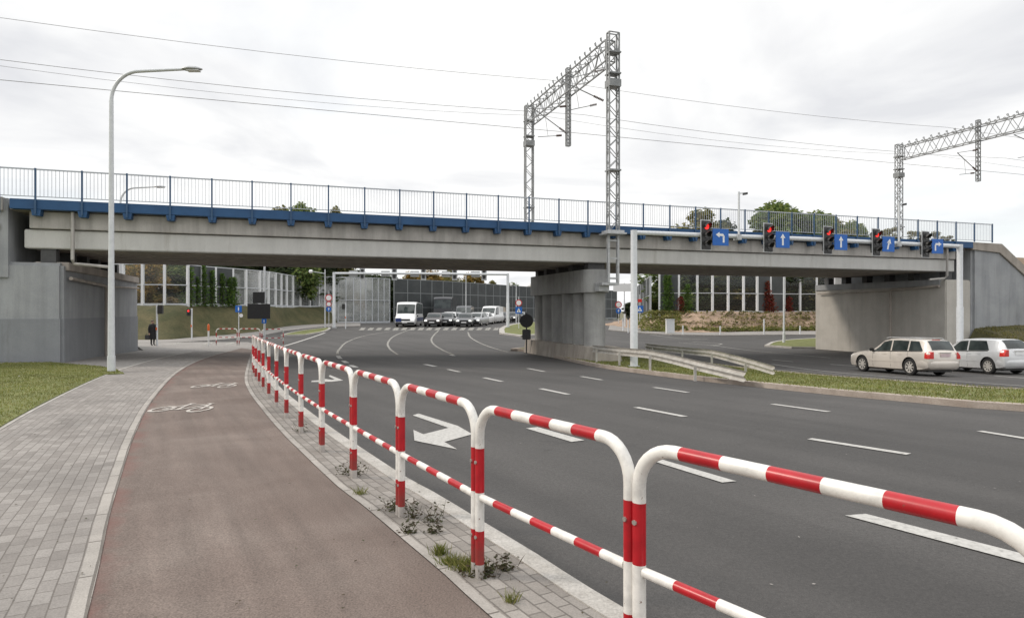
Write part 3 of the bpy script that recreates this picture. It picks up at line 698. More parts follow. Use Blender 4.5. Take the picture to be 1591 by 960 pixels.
m_ = MB(); bbox(m_, 45.4, 47.45, 0, 10.4, -2.0, 3.62); part('wall', m_, 'abut_warm', ab, bevel=.06)
m_ = MB(); bbox(m_, 45.3, 47.0, .35, 10.3, 3.25, 3.66); part('bearing_ledge', m_, 'abut', ab, bevel=.02)
m_ = MB(); bbox(m_, 47.4, 49.8, -.02, 10.5, -2.0, 5.75); part('back_wall', m_, 'abut', ab)
m_ = MB(); bprism(m_, [(47.6, -2), (62, -2), (62, .9), (57, 1.1), (49.7, 5.62), (47.6, 5.8)], -.14, .1); part('wing_wall', m_, 'abut', ab)
m_ = MB(); bprism(m_, [(47.3, 5.9), (47.3, 5.45), (49.6, 5.32), (57, .72), (57, 1.18), (49.8, 5.88)], -.24, .28); part('coping', m_, 'plinth', ab, bevel=.02)
for w in (.45, 2.6, 4.4, 6.2, 8.0, 9.6):
    m_ = MB(); bbox(m_, 45.7, 46.2, w-.2, w+.2, 3.6, 4.13); part('bearing', m_, 'darkgrey', ab)
m_ = MB(); m_.tube([BR(45.22, .3, 3.25), BR(45.22, 3.6, 3.1), BR(45.22, 3.7, 2.9), BR(45.22, 3.7, -1.2)], .08, 10)
m_.tube([BR(45.22, 3.7, 3.05), BR(45.22, 9.9, 3.0)], .05, 8)
part('drain_pipe', m_, 'under', ab, smooth=True)
# ------------------------------------------------------------------ pier
pi = thing('bridge_pier', 'concrete bridge pier of round columns under a heavy cap on a low plinth', 'pier', BR(22.55, 4, -.7))
m_ = MB()
cap = []
for k in range(9):
    a = PI+PI*k/8; cap.append((22.55+.68*math.cos(a), .55+.68*math.sin(a)))
for k in range(9):
    a = PI*k/8; cap.append((22.55+.68*math.cos(a), 7.9+.68*math.sin(a)))
m_.prism(cap, BR(0, 0, 2.66), D, N, Vector((0, 0, 1.12))); part('cap', m_, 'pier', pi, smooth=True)
for w in (.62, 2.1, 3.6, 5.1, 6.5, 7.8):
    m_ = MB(); c = BR(22.55, w); m_.cyl((c.x, c.y), .54 if w < 1 else .47, -.1, 2.655, 28); part('column', m_, 'pier', pi, smooth=True)
m_ = MB()
pl_ = [(21.75, -.1), (21.95, -.9), (23.15, -.9), (23.35, -.1), (23.35, 8.6), (22.9, 9.3), (22.2, 9.3), (21.75, 8.6)]
pb = [(a-.14 if a < 22.5 else a+.14, b+(-.14 if b < 4 else .14)) for a, b in pl_]
n8 = len(pl_)
for (a, b) in pb: m_.v.append(tuple(BR(a, b, -1.1)))
for (a, b) in pl_: m_.v.append(tuple(BR(a, b, 0.02)))
for i in range(n8):
    j = (i+1) % n8; m_.f.append((i, j, n8+j, n8+i)); m_.m.append(0)
m_.f.append(tuple(n8+i for i in range(n8))); m_.m.append(0)
part('plinth', m_, 'plinth', pi)
for w in (.6, 2.6, 4.4, 6.2, 7.6):
    m_ = MB(); bbox(m_, 22.1, 23.0, w-.22, w+.22, 3.6, 4.13); part('bearing', m_, 'darkgrey', pi)
for w in (-.15,):
    pass
# ------------------------------------------------------------------ overhead line portals and wires
def lattice(mb, a, b, ex, ey, wd, cell, th, m=0, dp=None):
    a, b = Vector(a), Vector(b); ex, ey = Vector(ex), Vector(ey); dp = dp or wd; L = (b-a).length; n = max(1, round(L/cell))
    cs = [ex*(i*wd/2)+ey*(j*dp/2) for i, j in ((-1, -1), (1, -1), (1, 1), (-1, 1))]
    for c in cs: mb.bar(a+c, b+c, th*2.1, m)
    for k in range(n):
        p, q = a+(b-a)*(k/n), a+(b-a)*((k+1)/n)
        for c0, c1 in ((cs[0], cs[1]), (cs[3], cs[2]), (cs[1], cs[2]), (cs[0], cs[3])):
            if k % 2: c0, c1 = c1, c0
            mb.bar(p+c0, q+c1, th, m)
    for p in (a, b):
        for i in range(4): mb.bar(p+cs[i], p+cs[(i+1) % 4], th*1.5, m)
def cantilever(par, base, dirn, up):
    d = Vector(dirn); z = Vector((0, 0, 1)); mb = MB()
    mb.tube([base, base+d*1.9+z*1.15], .03, 6); mb.tube([base+z*1.5, base+d*1.9+z*1.15], .02, 6); mb.tube([base+d*.3-z*.15, base+d*1.7-z*.35], .02, 6); mb.tube([base+d*1.25+z*.75, base+d*1.1-z*.25], .012, 5)
    c = mb.build('cantilever', 'galv_dark', par, world=True)
    for p, q in ((base, base+d*.45+z*.27), (base+z*1.5, base+d*.42+z*1.42), (base+d*.3-z*.15, base+d*.62-z*.195)):
        n = 7; ib = MB()
        for k in range(n):
            a = Vector(p)+(Vector(q)-Vector(p))*(k/n); b = Vector(p)+(Vector(q)-Vector(p))*((k+.5)/n); ib.tube([a, b], .06, 8)
        ib.build('insulator', 'insul', par, world=True)
def portal(s, label, near=True):
    pt = thing('catenary_portal', label, 'catenary portal', BR(s, -.9, 5), 0, 'lattice portals carrying the overhead line')
    def pp(name, mb, mat, par=None): return mb.build(name, mat, par or pt, world=True)
    for w, z0, sc in ((-.9, 5.55, 1), (10.9, 5.85, 1)):
        mb = MB(); lattice(mb, BR(s, w, z0), BR(s, w, 15.0), D, N, .52, .5, .030, dp=.26)
        for z in (8.4, 12.4, 13.0, 14.0): bbox(mb, s-.3, s+.3, w-.28, w+.28, z, z+(.34 if z == 12.4 else .07))
        pp('mast', mb, 'galv_dark')
        mb = MB(); bbox(mb, s-.42, s+.42, w-.36, w+.36, z0-.09, z0+.02); pp('base_plate', mb, 'galv')
    mb = MB(); lattice(mb, BR(s, -.6, 14.25), BR(s, 10.6, 14.25), D, (0, 0, 1), .5, .6, .030, dp=1.0); pp('cross_beam', mb, 'galv_dark')
    w = -.3; k = 0
    while w < 10.4:
        for sd in (-.3, .3):
            mb = MB(); mb.tube([BR(s+sd, w, 14.78), BR(s+sd, w+.07, 15.0), BR(s+sd, w+.16, 14.98), BR(s+sd, w+.1, 14.86)], .03, 5)
            pp('bird_guard', mb, 'galv_dark')
        w += .62
    mb = MB(); lattice(mb, BR(s, 4.5, 10.9), BR(s, 4.5, 15.2), D, N, .2, .3, .026); pp('drop_post', mb, 'galv_dark')
    cantilever(pt, BR(s-.1, 4.5, 11.6), -D, 1); cantilever(pt, BR(s-.26, -.4, 11.9), -D*.9+N*.6, 1)
    return pt
p1 = portal(22.8, 'tall lattice steel portal on the bridge above the concrete pier')
# outrigger that carries the near mast down to the pier
fb = MB()
for s in (22.55, 23.05):
    bbox(fb, s-.05, s+.05, -.98, -.82, 3.1, 5.46)
for z in (3.3, 4.25, 5.1): bbox(fb, 22.6, 23.0, -.95, -.85, z-.04, z+.04)
fb.build('support_frame', 'galv', p1, world=True)
fb = MB(); bbox(fb, 22.2, 23.1, -.95, -.12, 2.98, 3.1); bbox(fb, 22.2, 22.75, -.6, -.13, 2.7, 2.97); fb.build('pier_bracket', 'galv', p1, world=True)
fb = MB(); bbox(fb, 22.3, 23.3, -1.35, -.42, 5.38, 5.45); fb.build('support_frame', 'galv', p1, world=True)
p2 = portal(54.2, 'more distant lattice steel portal beyond the right end of the railing')
def wire(w, z, label, r=.016, sag=.25):
    mb = MB(); pts = []
    xs = [-60, -8.6, 22.8, 54.2, 110]
    for a, b in zip(xs[:-1], xs[1:]):
        for k in range(8):
            f = k/8; pts.append(BR(a+(b-a)*f, w, z-sag*4*f*(1-f)))
    pts.append(BR(xs[-1], w, z)); mb.tube(pts, r, 5)
    tag(mb.build('overhead_wire', 'wire'), label, 'wire', 'overhead wires of the railway')
wire(2.6, 11.1, 'lowest overhead wire crossing the whole sky above the bridge', .014, .03)
wire(2.6, 12.1, 'second lowest overhead wire above the bridge', .012, .35)
wire(8.2, 13.6, 'faint upper middle overhead wire behind the lattice portal', .010, .5)
wire(6.8, 15.3, 'highest overhead wire running above the lattice portal beam', .012, .3)
def droppers():
    pass
# ------------------------------------------------------------------ red and white pedestrian barriers
def barrier_panel(label, L=1.44, H=1.12, r=.031):
    root = thing('barrier_panel', label, 'barrier')
    RB = .19; up = []
    def bands(z0, z1): pass
    # frame: left post, bend, top rail, bend, right post, one bent tube with painted bands
    pts, mats = [], []
    def add(p, m):
        pts.append(p); mats.append(m)
    for z, m in ((-.18, 0), (.09, 1), (.31, 0), (.56, 1), (.85, 0)): add((0, 0, z), m)
    for k in range(0, 9):
        a = PI*k/16; add((RB-RB*math.cos(a), 0, H-RB+RB*math.sin(a)), 0)
    x0, x1 = RB+.04, L-RB-.04; st = (x1-x0)/5
    for k in range(5): add((x0+st*k, 0, H), 1 if k % 2 == 0 else 0)
    add((x1, 0, H), 0)
    for k in range(0, 9):
        a = PI*k/16; add((L-RB+RB*math.sin(a), 0, H-RB+RB*math.cos(a)), 0)
    for z, m in ((.85, 1), (.56, 0), (.31, 1), (.09, 0), (-.18, 0)): add((L, 0, z), m)
    fm = MB(); fm.tube(pts, r, 16, mats=mats[:-1]); fm.build('frame', ['white_tube', 'red_tube'], root, smooth=True)
    rm = MB(); xs = [.03, .2]; ms = [0]; s5 = (L-.4)/5
    for k in range(5): xs.append(.2+s5*(k+1)); ms.append(1 if k % 2 == 0 else 0)
    xs.append(L-.03); ms.append(0)
    rm.tube([(x, 0, .53) for x in xs], .024, 14, mats=ms); rm.build('middle_rail', ['white_tube', 'red_tube'], root, smooth=True)
    for x in (0, L):
        for z in (.76, .27):
            b = MB(); b.tube([(x, r+.006, z), (x, r-.004, z)], .012, 8); b.build('bolt', 'steel', root, smooth=True)
    return root
joints = [(1.545, 1.79), (.58, 3.12), (-.228, 4.34)]
p = np.array(joints[-1])
for px in (622, 549, 500, 467.6, 445, 429.6, 417.6, 408.8, 402.5, 397.5, 394.5, 393):
    t = (px-W0/2)/FOC
    # next joint 1.5 m further along the sight line of its column
    a, b, c = t*t+1, -2*(t*p[0]+p[1]), p@p-1.47**2; dd = max(0, b*b-4*a*c); y = (-b+math.sqrt(dd))/(2*a); p = np.array((t*y, y)); joints.append(tuple(p))
ords = ['nearest', 'second', 'third', 'fourth', 'fifth', 'sixth', 'seventh', 'eighth', 'ninth', 'tenth', 'eleventh', 'twelfth', 'thirteenth', 'fourteenth']
bp0 = None
GB = 'red and white barrier panels between the bicycle path and the road'
for i in range(len(joints)-1):
    a, b = joints[i], joints[i+1]
    lab = ('nearest red and white tube barrier panel, cut by the right edge' if i == 0 else
           '%s red and white tube barrier panel from the camera beside the bicycle path' % ords[i])
    if bp0 is None: bp0 = barrier_panel(lab); o = bp0
    else: o = copy_tree(bp0); o['label'] = lab
    o['group'] = GB
    d = np.array(b)-np.array(a); l = np.linalg.norm(d); u = d/l
    q = np.array(a)+u*(l-1.44*l/1.5)/2; za, zb = Wz(*a), Wz(*b)
    o.scale = (l/1.5, 1, 1)
    o.location = (q[0], q[1], za); o.rotation_euler = (0, -math.atan2(zb-za, l), math.atan2(u[1], u[0]))
for (x0, y0), ang, lab in (((336, 536), 0, 'left panel of the small barrier by the crossing under the bridge'), ((371.5, 536), 0, 'middle panel of the small barrier by the crossing under the bridge'),
                     ((407, 538), 42, 'last panel of the small barrier, turned away beside the dark pole')):
    o = copy_tree(bp0); q = P(x0, y0); o.location = q; o.scale = (1, 1, 1); o.rotation_euler = (0, 0, R(ang)); o['label'] = lab; o['group'] = 'small barrier panels by the crossing'

# ------------------------------------------------------------------ lamps, poles, gantries, signals, signs
def curved_lamp(name, label, base, z_arm, zbend, arm, head, rb=.1, rt=.05, group=None, ang=0, mat='pole_white'):
    t = thing(name, label, 'street lamp', base, ang, group); h = z_arm-base[2]; hb = zbend-base[2]; r = h-hb
    m_ = MB(); m_.cyl((0, 0), rb*1.12, -.1, .5, 16); m_.tube([(0, 0, .5), (0, 0, hb*.5)], [rb, (rb+rt)/2], 14); m_.tube([(0, 0, hb*.5), (0, 0, hb)], [(rb+rt)/2, rt*1.15], 14); m_.build('pole', mat, t, smooth=True)
    m_ = MB(); pts = [(0, 0, hb-.01)]
    for k in range(1, 11):
        a = PI/2*k/10; pts.append((r*.95*(1-math.cos(a)), 0, hb+r*math.sin(a)))
    pts.append((arm, 0, h+.06)); m_.tube(pts, [rt*1.1]+[rt]*10+[rt*.8], 12); m_.build('arm', mat, t, smooth=True)
    m_ = MB(); n = 10; rr = [.35, .7, .92, 1, 1, .97, .85, .6, .25]
    hs = [(arm-.05+head*i/8, 0, h+.06) for i in range(9)]; b0 = len(m_.v)
    for i, p_ in enumerate(hs):
        for k in range(12):
            a = 2*PI*k/12; m_.v.append((p_[0], math.cos(a)*.15*rr[i], p_[2]+math.sin(a)*(.085 if math.sin(a) > 0 else .05)*rr[i]))
    for i in range(8):
        for k in range(12): m_.f.append((i*12+k, i*12+(k+1) % 12, (i+1)*12+(k+1) % 12, (i+1)*12+k)); m_.m.append(0)
    m_.f.append(tuple(reversed(range(12)))); m_.m.append(0); m_.f.append(tuple(96+k for k in range(12))); m_.m.append(0)
    m_.build('lamp_head', 'galv', t, smooth=True)
    m_ = MB(); m_.box(arm+.12, arm+head-.12, -.1, .1, h-.005, h+.02); m_.build('lens', 'sign_white', t, bevel=.008)
    return t
b0 = P(173, 578); curved_lamp('street_lamp', 'tall grey street lamp with a long curved arm standing on the lawn corner', b0, 9.05, 8.15, 2.2, .62, .1, .052)
b1 = Q(187, 40); curved_lamp('street_lamp', 'distant curved street lamp showing behind the blue railing at left', b1, 9.24, 8.3, 2.1, .7, .1, .055)
def arm_lamp(label, base, z, arm, group=None, r=.07, head=.5):
    t = thing('street_lamp', label, 'street lamp', base, 0, group); h = z-base[2]
    m_ = MB(); m_.tube([(0, 0, -.1), (0, 0, h+.35)], [r, r*.7], 12); m_.build('pole', 'pole_white', t, smooth=True)
    m_ = MB(); m_.tube([(0, 0, h-.1), (arm, 0, h+.1)], r*.5, 8); m_.build('arm', 'pole_white', t, smooth=True)
    m_ = MB(); m_.tube([(arm-.1, 0, h+.1), (arm+(.15 if arm > 0 else -.15), 0, h+.13), (arm+(.5 if arm > 0 else -.5)*head*1.6, 0, h+.12), (arm+(1 if arm > 0 else -1)*head, 0, h+.1)], [.08, .2, .2, .06], 12)
    m_.build('lamp_head', 'sign_white', t, smooth=True)
arm_lamp('pale street lamp left of the white signal gantry beyond the bridge', Q(505, 73), 6.0, -1.3)
arm_lamp('small street lamp showing in front of the dark noise barrier', Q(724, 86), 6.0, -.7)
arm_lamp('small street lamp just right of the far gantry pole', Q(802, 92), 5.3, -.4)
t = thing('slim_pole', 'slim white pole on the small grass island before the right abutment', 'pole', P(1218, 532.5))
m_ = MB(); m_.tube([(0, 0, -.1), (0, 0, .9), (0, 0, .92), (0, 0, 6.4)], [.12, .11, .085, .07], 14); m_.build('shaft', 'pole_white', t, smooth=True)
m_ = MB(); m_.tube([(0, 0, 6.4), (0, 0, 6.5), (0, 0, 6.6)], [.09, .09, .02], 14); m_.build('cap', 'pole_white', t, smooth=True)

def gantry(label, a, b, z, rp, rbm, group=None):
    a, b = Vector(a), Vector(b); t = thing('signal_gantry', label, 'gantry', a)
    t.location = a
    dd = b-a; zt = z-a.z; zb = z-a.z
    for q in (Vector((0, 0, 0)), dd):
        z0 = q.z
        m_ = MB(); m_.tube([(q.x, q.y, z0-.1), (q.x, q.y, zt*.45), (q.x, q.y, zt*.46), (q.x, q.y, zt+rbm)], [rp, rp, rp*.86, rp*.86], 20); m_.build('pole', 'pole_white', t, smooth=True)
        m_ = MB(); m_.tube([(q.x, q.y, z0-.1), (q.x, q.y, z0+.06)], rp*1.6, 12); m_.build('base_plate', 'galv', t)
    m_ = MB(); u = Vector((dd.x, dd.y, 0)); m_.tube([(0, 0, zt), u*.5+Vector((0, 0, zt+.04)), u+Vector((0, 0, zt))], rbm, 16); m_.build('beam', 'pole_white', t, smooth=True)
    return t
def gz(x, y): return Wz(x, y)
GA, GBv = Vector((4.96, 26.7, Wz(4.96, 26.7))), Vector((22.1, 32.4, Wz(22.1, 32.4)))
gantry('wide white signal gantry with five red lights standing in front of the bridge', GA, GBv, 4.93, .155, .095)
GU = Vector((GBv.x-GA.x, GBv.y-GA.y, 0)).normalized(); GN = Vector((GU.y, -GU.x, 0))    # GN points to the camera side
def on_gantry(px):
    t = (px-W0/2)/FOC; s = (t*GA.y-GA.x)/(GU.x-t*GU.y); return GA+GU*s
gang = math.atan2(GU.y, GU.x)
def arrow_prism(mb, parts, y0, y1, m=0):
    for poly in parts: mb.prism(poly, (0, y0, 0), (1, 0, 0), (0, 0, 1), (0, y1-y0, 0), m)
ARW = {
 'straight': [[(-.045, -.24), (.045, -.24), (.045, .10), (-.045, .10)], [(-.13, .08), (.13, .08), (0, .27)]],
 'slight': [[(-.10, -.24), (-.01, -.24), (.075, .10), (-.01, .12)], [(-.10, .07), (.16, .02), (.09, .26)]],
 'left': [[(.10, -.22), (.19, -.22), (.19, .06), (.10, .03)], [(.19, .06), (.12, .15), (-.06, .15), (-.06, .06), (.10, .05)], [(-.06, -.01), (-.06, .22), (-.25, .105)]],
 'right': [[(-.10, -.22), (-.19, -.22), (-.19, .06), (-.10, .03)], [(-.19, .06), (-.12, .15), (.06, .15), (.06, .06), (-.10, .05)], [(.06, -.01), (.06, .22), (.25, .105)]]}
def traffic_light(label, loc, ang, W=.50, H=1.2, group=None, lit=0, back=False):
    t = thing('traffic_light', label, 'traffic light', loc, ang, group)
    m_ = MB(); m_.box(-W/2-.045, W/2+.045, -.0, .03, -H/2-.045, H/2+.045); m_.build('backboard', 'galv', t, bevel=.01)
    m_ = MB(); m_.box(-W/2, W/2, -.03, -.002, -H/2, H/2); m_.build('housing', 'black', t, bevel=.008)
    m_ = MB(); m_.box(-.15, .15, .03, .2, -.48, .48); m_.build('rear_case', 'black', t, bevel=.02)
    for k, z in enumerate((.36, 0, -.36)):
        m_ = MB(); m_.tube([(0, -.031, z), (0, -.05, z)], .125, 18); m_.build('lamp', 'lamp_red' if k == lit else 'lens_dark', t, smooth=True)
        m_ = MB(); n = 12; a0 = R(-20); a1 = R(200)
        for i in range(n+1):
            a = a0+(a1-a0)*i/n; dpt = .24*(.45+.55*max(0, math.sin(a)))
            for (rr, yy) in ((.145, -.03), (.15, -.05-dpt), (.138, -.05-dpt), (.133, -.03)): m_.v.append((rr*math.cos(a), yy, z+rr*math.sin(a)))
        for i in range(n):
            for k2 in range(3): m_.f.append((i*4+k2, i*4+k2+1, i*4+5+k2, i*4+4+k2)); m_.m.append(0)
        m_.build('visor', 'black', t, smooth=True)
    return t
lanes = [(1093.5, 1115, 'left', 'left turn'), (1190, 1211, 'straight', 'straight ahead'), (1282, 1301, 'straight', 'straight ahead'), (1357, 1374.5, 'slight', 'slightly slanted'), (1433.5, 1450.5, 'right', 'right turn')]
lname = ['leftmost traffic light on the gantry, red, beside the left turn sign', 'second traffic light from the left on the gantry, red lamp lit', 'middle traffic light of the five on the gantry',
         'fourth traffic light from the left on the gantry', 'rightmost traffic light on the gantry, unlit, beside the right turn sign']
sname = ['blue lane sign with white left turn arrow on the gantry', 'blue lane sign with straight white arrow beside the second traffic light', 'blue lane sign with straight white arrow beside the middle traffic light',
         'blue lane sign with a slanted white arrow on the gantry', 'blue lane sign with white right turn arrow on the gantry']
for k, (pl_, ps, ar, _) in enumerate(lanes):
    q = on_gantry(pl_)+GN*.16; q.z = 4.93
    traffic_light(lname[k], q, gang+R(9), group='traffic lights on the near gantry', lit=(0 if k < 4 else 9))
    q = on_gantry(ps)+GN*.2; q.z = 4.86
    t = thing('lane_sign', sname[k], 'road sign', q, gang, 'blue lane arrow signs on the near gantry')
    w = .37 if k else .40
    m_ = MB(); m_.box(-w, w, -.012, .012, -.35, .35); m_.build('plate', 'sign_blue', t, bevel=.004)
    m_ = MB(); m_.box(-w+.01, w-.01, .013, .035, -.34, .34); m_.build('backing', 'sign_back', t)
    m_ = MB(); arrow_prism(m_, ARW[ar], -.017, -.0125); m_.build('arrow', 'sign_white', t)
for px, lab in ((1145, 'small detector camera mast on the gantry beam between the first two lights'), (1393, 'small detector camera mast on the gantry beam between the last two lights')):
    q = on_gantry(px)-GN*.0; q.z = 4.8
    t = thing('camera_mast', lab, 'camera mast', q, gang, 'camera masts on the gantry')
    m_ = MB(); m_.tube([(0, -.13, 0), (0, -.13, 2.05)], .045, 10); m_.build('mast', 'pole_white', t, smooth=True)
    m_ = MB(); m_.tube([(0, -.13, 1.98), (.26, -.13, 2.02)], .028, 8); m_.build('arm', 'pole_white', t)
    m_ = MB(); m_.obox((.3, -.16, 1.98), (.1, 0, .02), (0, .06, 0), (0, 0, .05)); m_.build('camera', 'darkgrey', t, bevel=.012)
    m_ = MB(); m_.box(-.1, .1, -.2, .12, -.02, .22); m_.build('clamp', 'galv', t, bevel=.01)
# far gantry facing the queue of traffic
FA, FB = Q(519, 72), Q(789, 74)
FB = Vector((FB.x, FB.y, Wz(FB.x, FB.y)))
gantry('far white signal gantry spanning the road in front of the waiting traffic', FA, FB, 5.86, .17, .13)
fu = (FB-FA).normalized()
for k, px in enumerate((562, 612, 657.5, 706, 752)):
    t_ = (px-W0/2)/FOC; s = (t_*FA.y-FA.x)/(fu.x-t_*fu.y); q = FA+fu*s; q.z = 5.86
    lab = 'traffic light seen from behind on the far gantry, %s from the left' % ('first', 'second', 'third', 'fourth', 'fifth')[k]
    traffic_light(lab, q+Vector((0, .3, 0)), PI, .5, 1.3, 'traffic lights on the far gantry', lit=9)
    q2 = q+Vector((-.95, .1, .0))
    t = thing('lane_sign', 'pale back of a lane sign on the far gantry, %s from the left' % ('first', 'second', 'third', 'fourth', 'fifth')[k], 'road sign', q2, 0, 'lane signs on the far gantry')
    m_ = MB(); m_.box(-.48, .48, -.015, .015, -.32, .32); m_.build('plate', 'sign_back', t, bevel=.004)
    m_ = MB(); m_.box(-.4, .4, -.05, -.016, -.03, .03); m_.build('bracket', 'galv', t)
# generic sign posts
def disc(mb, z, r, y0, y1, m=0, x=0): mb.tube([(x, y0, z), (x, y1, z)], r, 24, m=m)
def signpost(label, base, ptop, faces, rp=.035, ang=0, pmat='pole_white', cat='road sign'):
    t = thing('road_sign', label, cat, base, ang); bz = base[2]
    m_ = MB(); m_.tube([(0, 0, -.1), (0, 0, ptop-bz)], rp, 10); m_.build('pole', pmat, t, smooth=True)
    for kind, z, s in faces:
        z -= bz; m_ = MB(); y = -rp-.02
        if kind in ('ban', 'blue_disc'):
            disc(m_, z, s/2, y, y+.015); f = m_.build('sign_face', 'sign_red' if kind == 'ban' else 'sign_blue', t, smooth=True)
            m_ = MB()
            if kind == 'ban': disc(m_, z, s*.37, y-.006, y); m_.obox((0, y-.003, z), (s*.06, 0, 0), (0, .001, 0), (0, 0, s*.12)); m_.build('symbol', 'sign_white', f)
            else: m_.prism([(-s*.05, -s*.3), (s*.05, -s*.3), (s*.05, s*.05), (-s*.05, s*.05)], (0, y-.006, z), (1, 0, 0), (0, 0, 1), (0, .004, 0)); m_.prism([(-s*.2, 0), (s*.2, 0), (0, s*.3)], (0, y-.006, z), (1, 0, 0), (0, 0, 1), (0, .004, 0)); m_.build('symbol', 'sign_white', f)
        elif kind in ('blue_tri', 'blue'):
            m_.box(-s/2, s/2, y, y+.015, z-s/2, z+s/2); f = m_.build('sign_face', 'sign_blue', t, bevel=.003)
            if kind == 'blue_tri':
                m_ = MB(); m_.prism([(-s*.33, -s*.3), (s*.33, -s*.3), (0, s*.32)], (0, y-.006, z), (1, 0, 0), (0, 0, 1), (0, .004, 0)); m_.build('symbol', 'sign_white', f)
                m_ = MB(); m_.obox((0, y-.009, z-s*.08), (s*.05, 0, 0), (0, .002, 0), (0, 0, s*.14)); m_.build('figure', 'black', f)
            else:
                m_ = MB(); m_.obox((0, y-.004, z), (s*.08, 0, 0), (0, .002, 0), (0, 0, s*.28)); m_.build('symbol', 'sign_white', f)
        elif kind == 'white_disc':
            disc(m_, z, s/2, y, y+.015, x=s*.7); m_.build('sign_face', 'sign_white', t, smooth=True)
        elif kind.startswith('board'):
            w, h, mat = s; m_.box(-w/2, w/2, y, y+.03, z-h/2, z+h/2); m_.build('board', mat, t, bevel=.004)
    return t
signpost('round red-bordered prohibition sign over a blue triangle sign on the far island', Q(806, 71), 3.3, [('ban', 2.62, .72), ('blue_tri', 1.82, .72)])
signpost('round red-bordered prohibition sign over a blue disc beyond the pier', Q(961, 90), 3.2, [('ban', 2.6, .9), ('blue_disc', 1.75, .75)])
signpost('blue pedestrian crossing sign on a thin pole right of the gantry pole', Q(994, 74), 3.6, [('blue_tri', 1.95, .78), ('board', 2.9, (.45, .35, 'tail'))])
signpost('red and white sign over a blue disc left of the far gantry', Q(511, 73), 4.0, [('ban', 3.2, .8), ('ban', 2.5, .6), ('blue_disc', 1.95, .6)])
signpost('blue pedestrian sign on a thin pole behind the small barrier', Q(371, 50), 2.2, [('blue', 1.9, .5), ('white_disc', 1.4, .28)], .03)
signpost('large white direction board on a thin pole beyond the pier', Q(970, 100), 6.0, [('board', 5.3, (3.4, 1.2, 'sign_white'))], .08)
wb = BR(51.3, -1.6); wb.z = Wz(wb.x, wb.y)+1.2
signpost('white notice board with a green lower edge before the right wing wall', Vector((wb.x, wb.y, Wz(wb.x, wb.y)+.3)), 2.9, [('board', 2.55, (.85, .72, 'sign_white')), ('board2', 2.15, (.85, .1, 'leaf_vine'))], .03, pmat='darkgrey')
t = signpost('tall pole with two stepped black sign boards beneath the far bridge edge', P(411, 538), 6.6, [('board', 2.62, (.78, .75, 'black')), ('boardb', 1.72, (1.5, .98, 'black')), ('blue', 1.08, .3)], .06)
for o in kids(t):
    if o.name.startswith('board'): o.location.x = -.35
# pedestrian signals, round backed signal
def ped(label, base, h, side, lit, group='pedestrian signals at the crossing', hz=None):
    t = thing('pedestrian_signal', label, 'traffic light', base, 0, group)
    m_ = MB(); m_.tube([(0, 0, -.1), (0, 0, h)], .06, 12); m_.build('pole', 'pole_white', t, smooth=True); hz = hz or h-.35
    m_ = MB(); m_.box(side*.08+(0 if side > 0 else -.3), side*.08+(.3 if side > 0 else 0), -.12, .12, hz-.28, hz+.28); c = m_.build('housing', 'black', t, bevel=.02)
    if lit:
        for k, mt in ((.13, 'lamp_red'), (-.13, 'lens_dark')):
            m_ = MB(); disc(m_, hz+k, .085, -.135, -.12, x=side*.23); m_.build('lamp', mt, c)
    m_ = MB(); m_.box(-.045, .045, -.12, -.06, 1.05, 1.22); m_.build('push_button', 'lamp_amber', t, bevel=.01)
ped('white signal pole with dark housing beside the person in black', P(244, 537), 2.75, 1, False)
ped('white signal pole with a lit red pedestrian lamp', P(298, 527.5), 2.6, -1, True)
ped('small signal pole with dark housing right of the far gantry pole', Q(537, 71), 2.7, -1, False, hz=2.3)
t = thing('bollard', 'white bollard with an orange-red top by the crossing', 'bollard', P(324, 537))
m_ = MB(); m_.tube([(0, 0, -.1), (0, 0, 1.0)], .055, 12); m_.build('shaft', 'white', t, smooth=True)
m_ = MB(); m_.tube([(0, 0, 1.0), (0, 0, 1.05), (0, 0, 1.3), (0, 0, 1.4), (0, 0, 1.46)], [.06, .075, .075, .06, .02], 12); m_.build('top', 'lamp_amber', t, smooth=True)
q = P(818, 546.5); q = Q(818, 39.0)
t = thing('traffic_light', 'black traffic light with round backboard seen from behind, left of the pier', 'traffic light', q)
m_ = MB(); m_.tube([(0, 0, -.1), (0, 0, 2.3)], .04, 10); m_.build('pole', 'darkgrey', t, smooth=True)
m_ = MB(); disc(m_, 1.83, .4, -.08, -.05); m_.build('backboard', 'black', t, smooth=True)
m_ = MB(); m_.box(-.17, .17, -.05, .18, 1.55, 2.1); m_.build('housing', 'darkgrey', t, bevel=.03)
m_ = MB(); m_.box(-.25, .25, -.12, .12, .72, 1.32); m_.build('control_box', 'darkgrey', t, bevel=.03)
# posts and cabinet near the planted bank
t = thing('utility_cabinet', 'white utility cabinet at the foot of the planted bank', 'cabinet', P(1041, 518))
m_ = MB(); m_.box(-.42, .42, -.25, .25, 0, 1.42); m_.build('body', 'white', t, bevel=.02)
m_ = MB(); m_.box(-.47, .47, -.3, .3, 1.42, 1.5); m_.build('lid', 'pole_white', t, bevel=.015)
m_ = MB(); m_.box(-.36, .36, -.262, -.252, .1, 1.34); m_.build('door', 'pole_white', t)
for (x, y, h), lab in zip(((1061, 519.5, .85), (1187, 519.5, 1.5), (1119, 519.5, .8), (1243, 519, .8)), ('short pale post just right of the white cabinet', 'tallest pale post along the foot of the planted bank', 'short pale post in the middle of the planted bank foot', 'short pale post near the right abutment')):
    t = thing('marker_post', lab, 'post', P(x, y), 0, 'marker posts along the planted bank')
    m_ = MB(); m_.tube([(0, 0, -.1), (0, 0, h)], .075, 8); m_.build('shaft', 'pole_white', t, smooth=True); m_ = MB(); m_.tube([(0, 0, h), (0, 0, h+.06)], [.085, .04], 8); m_.build('cap', 'galv', t)
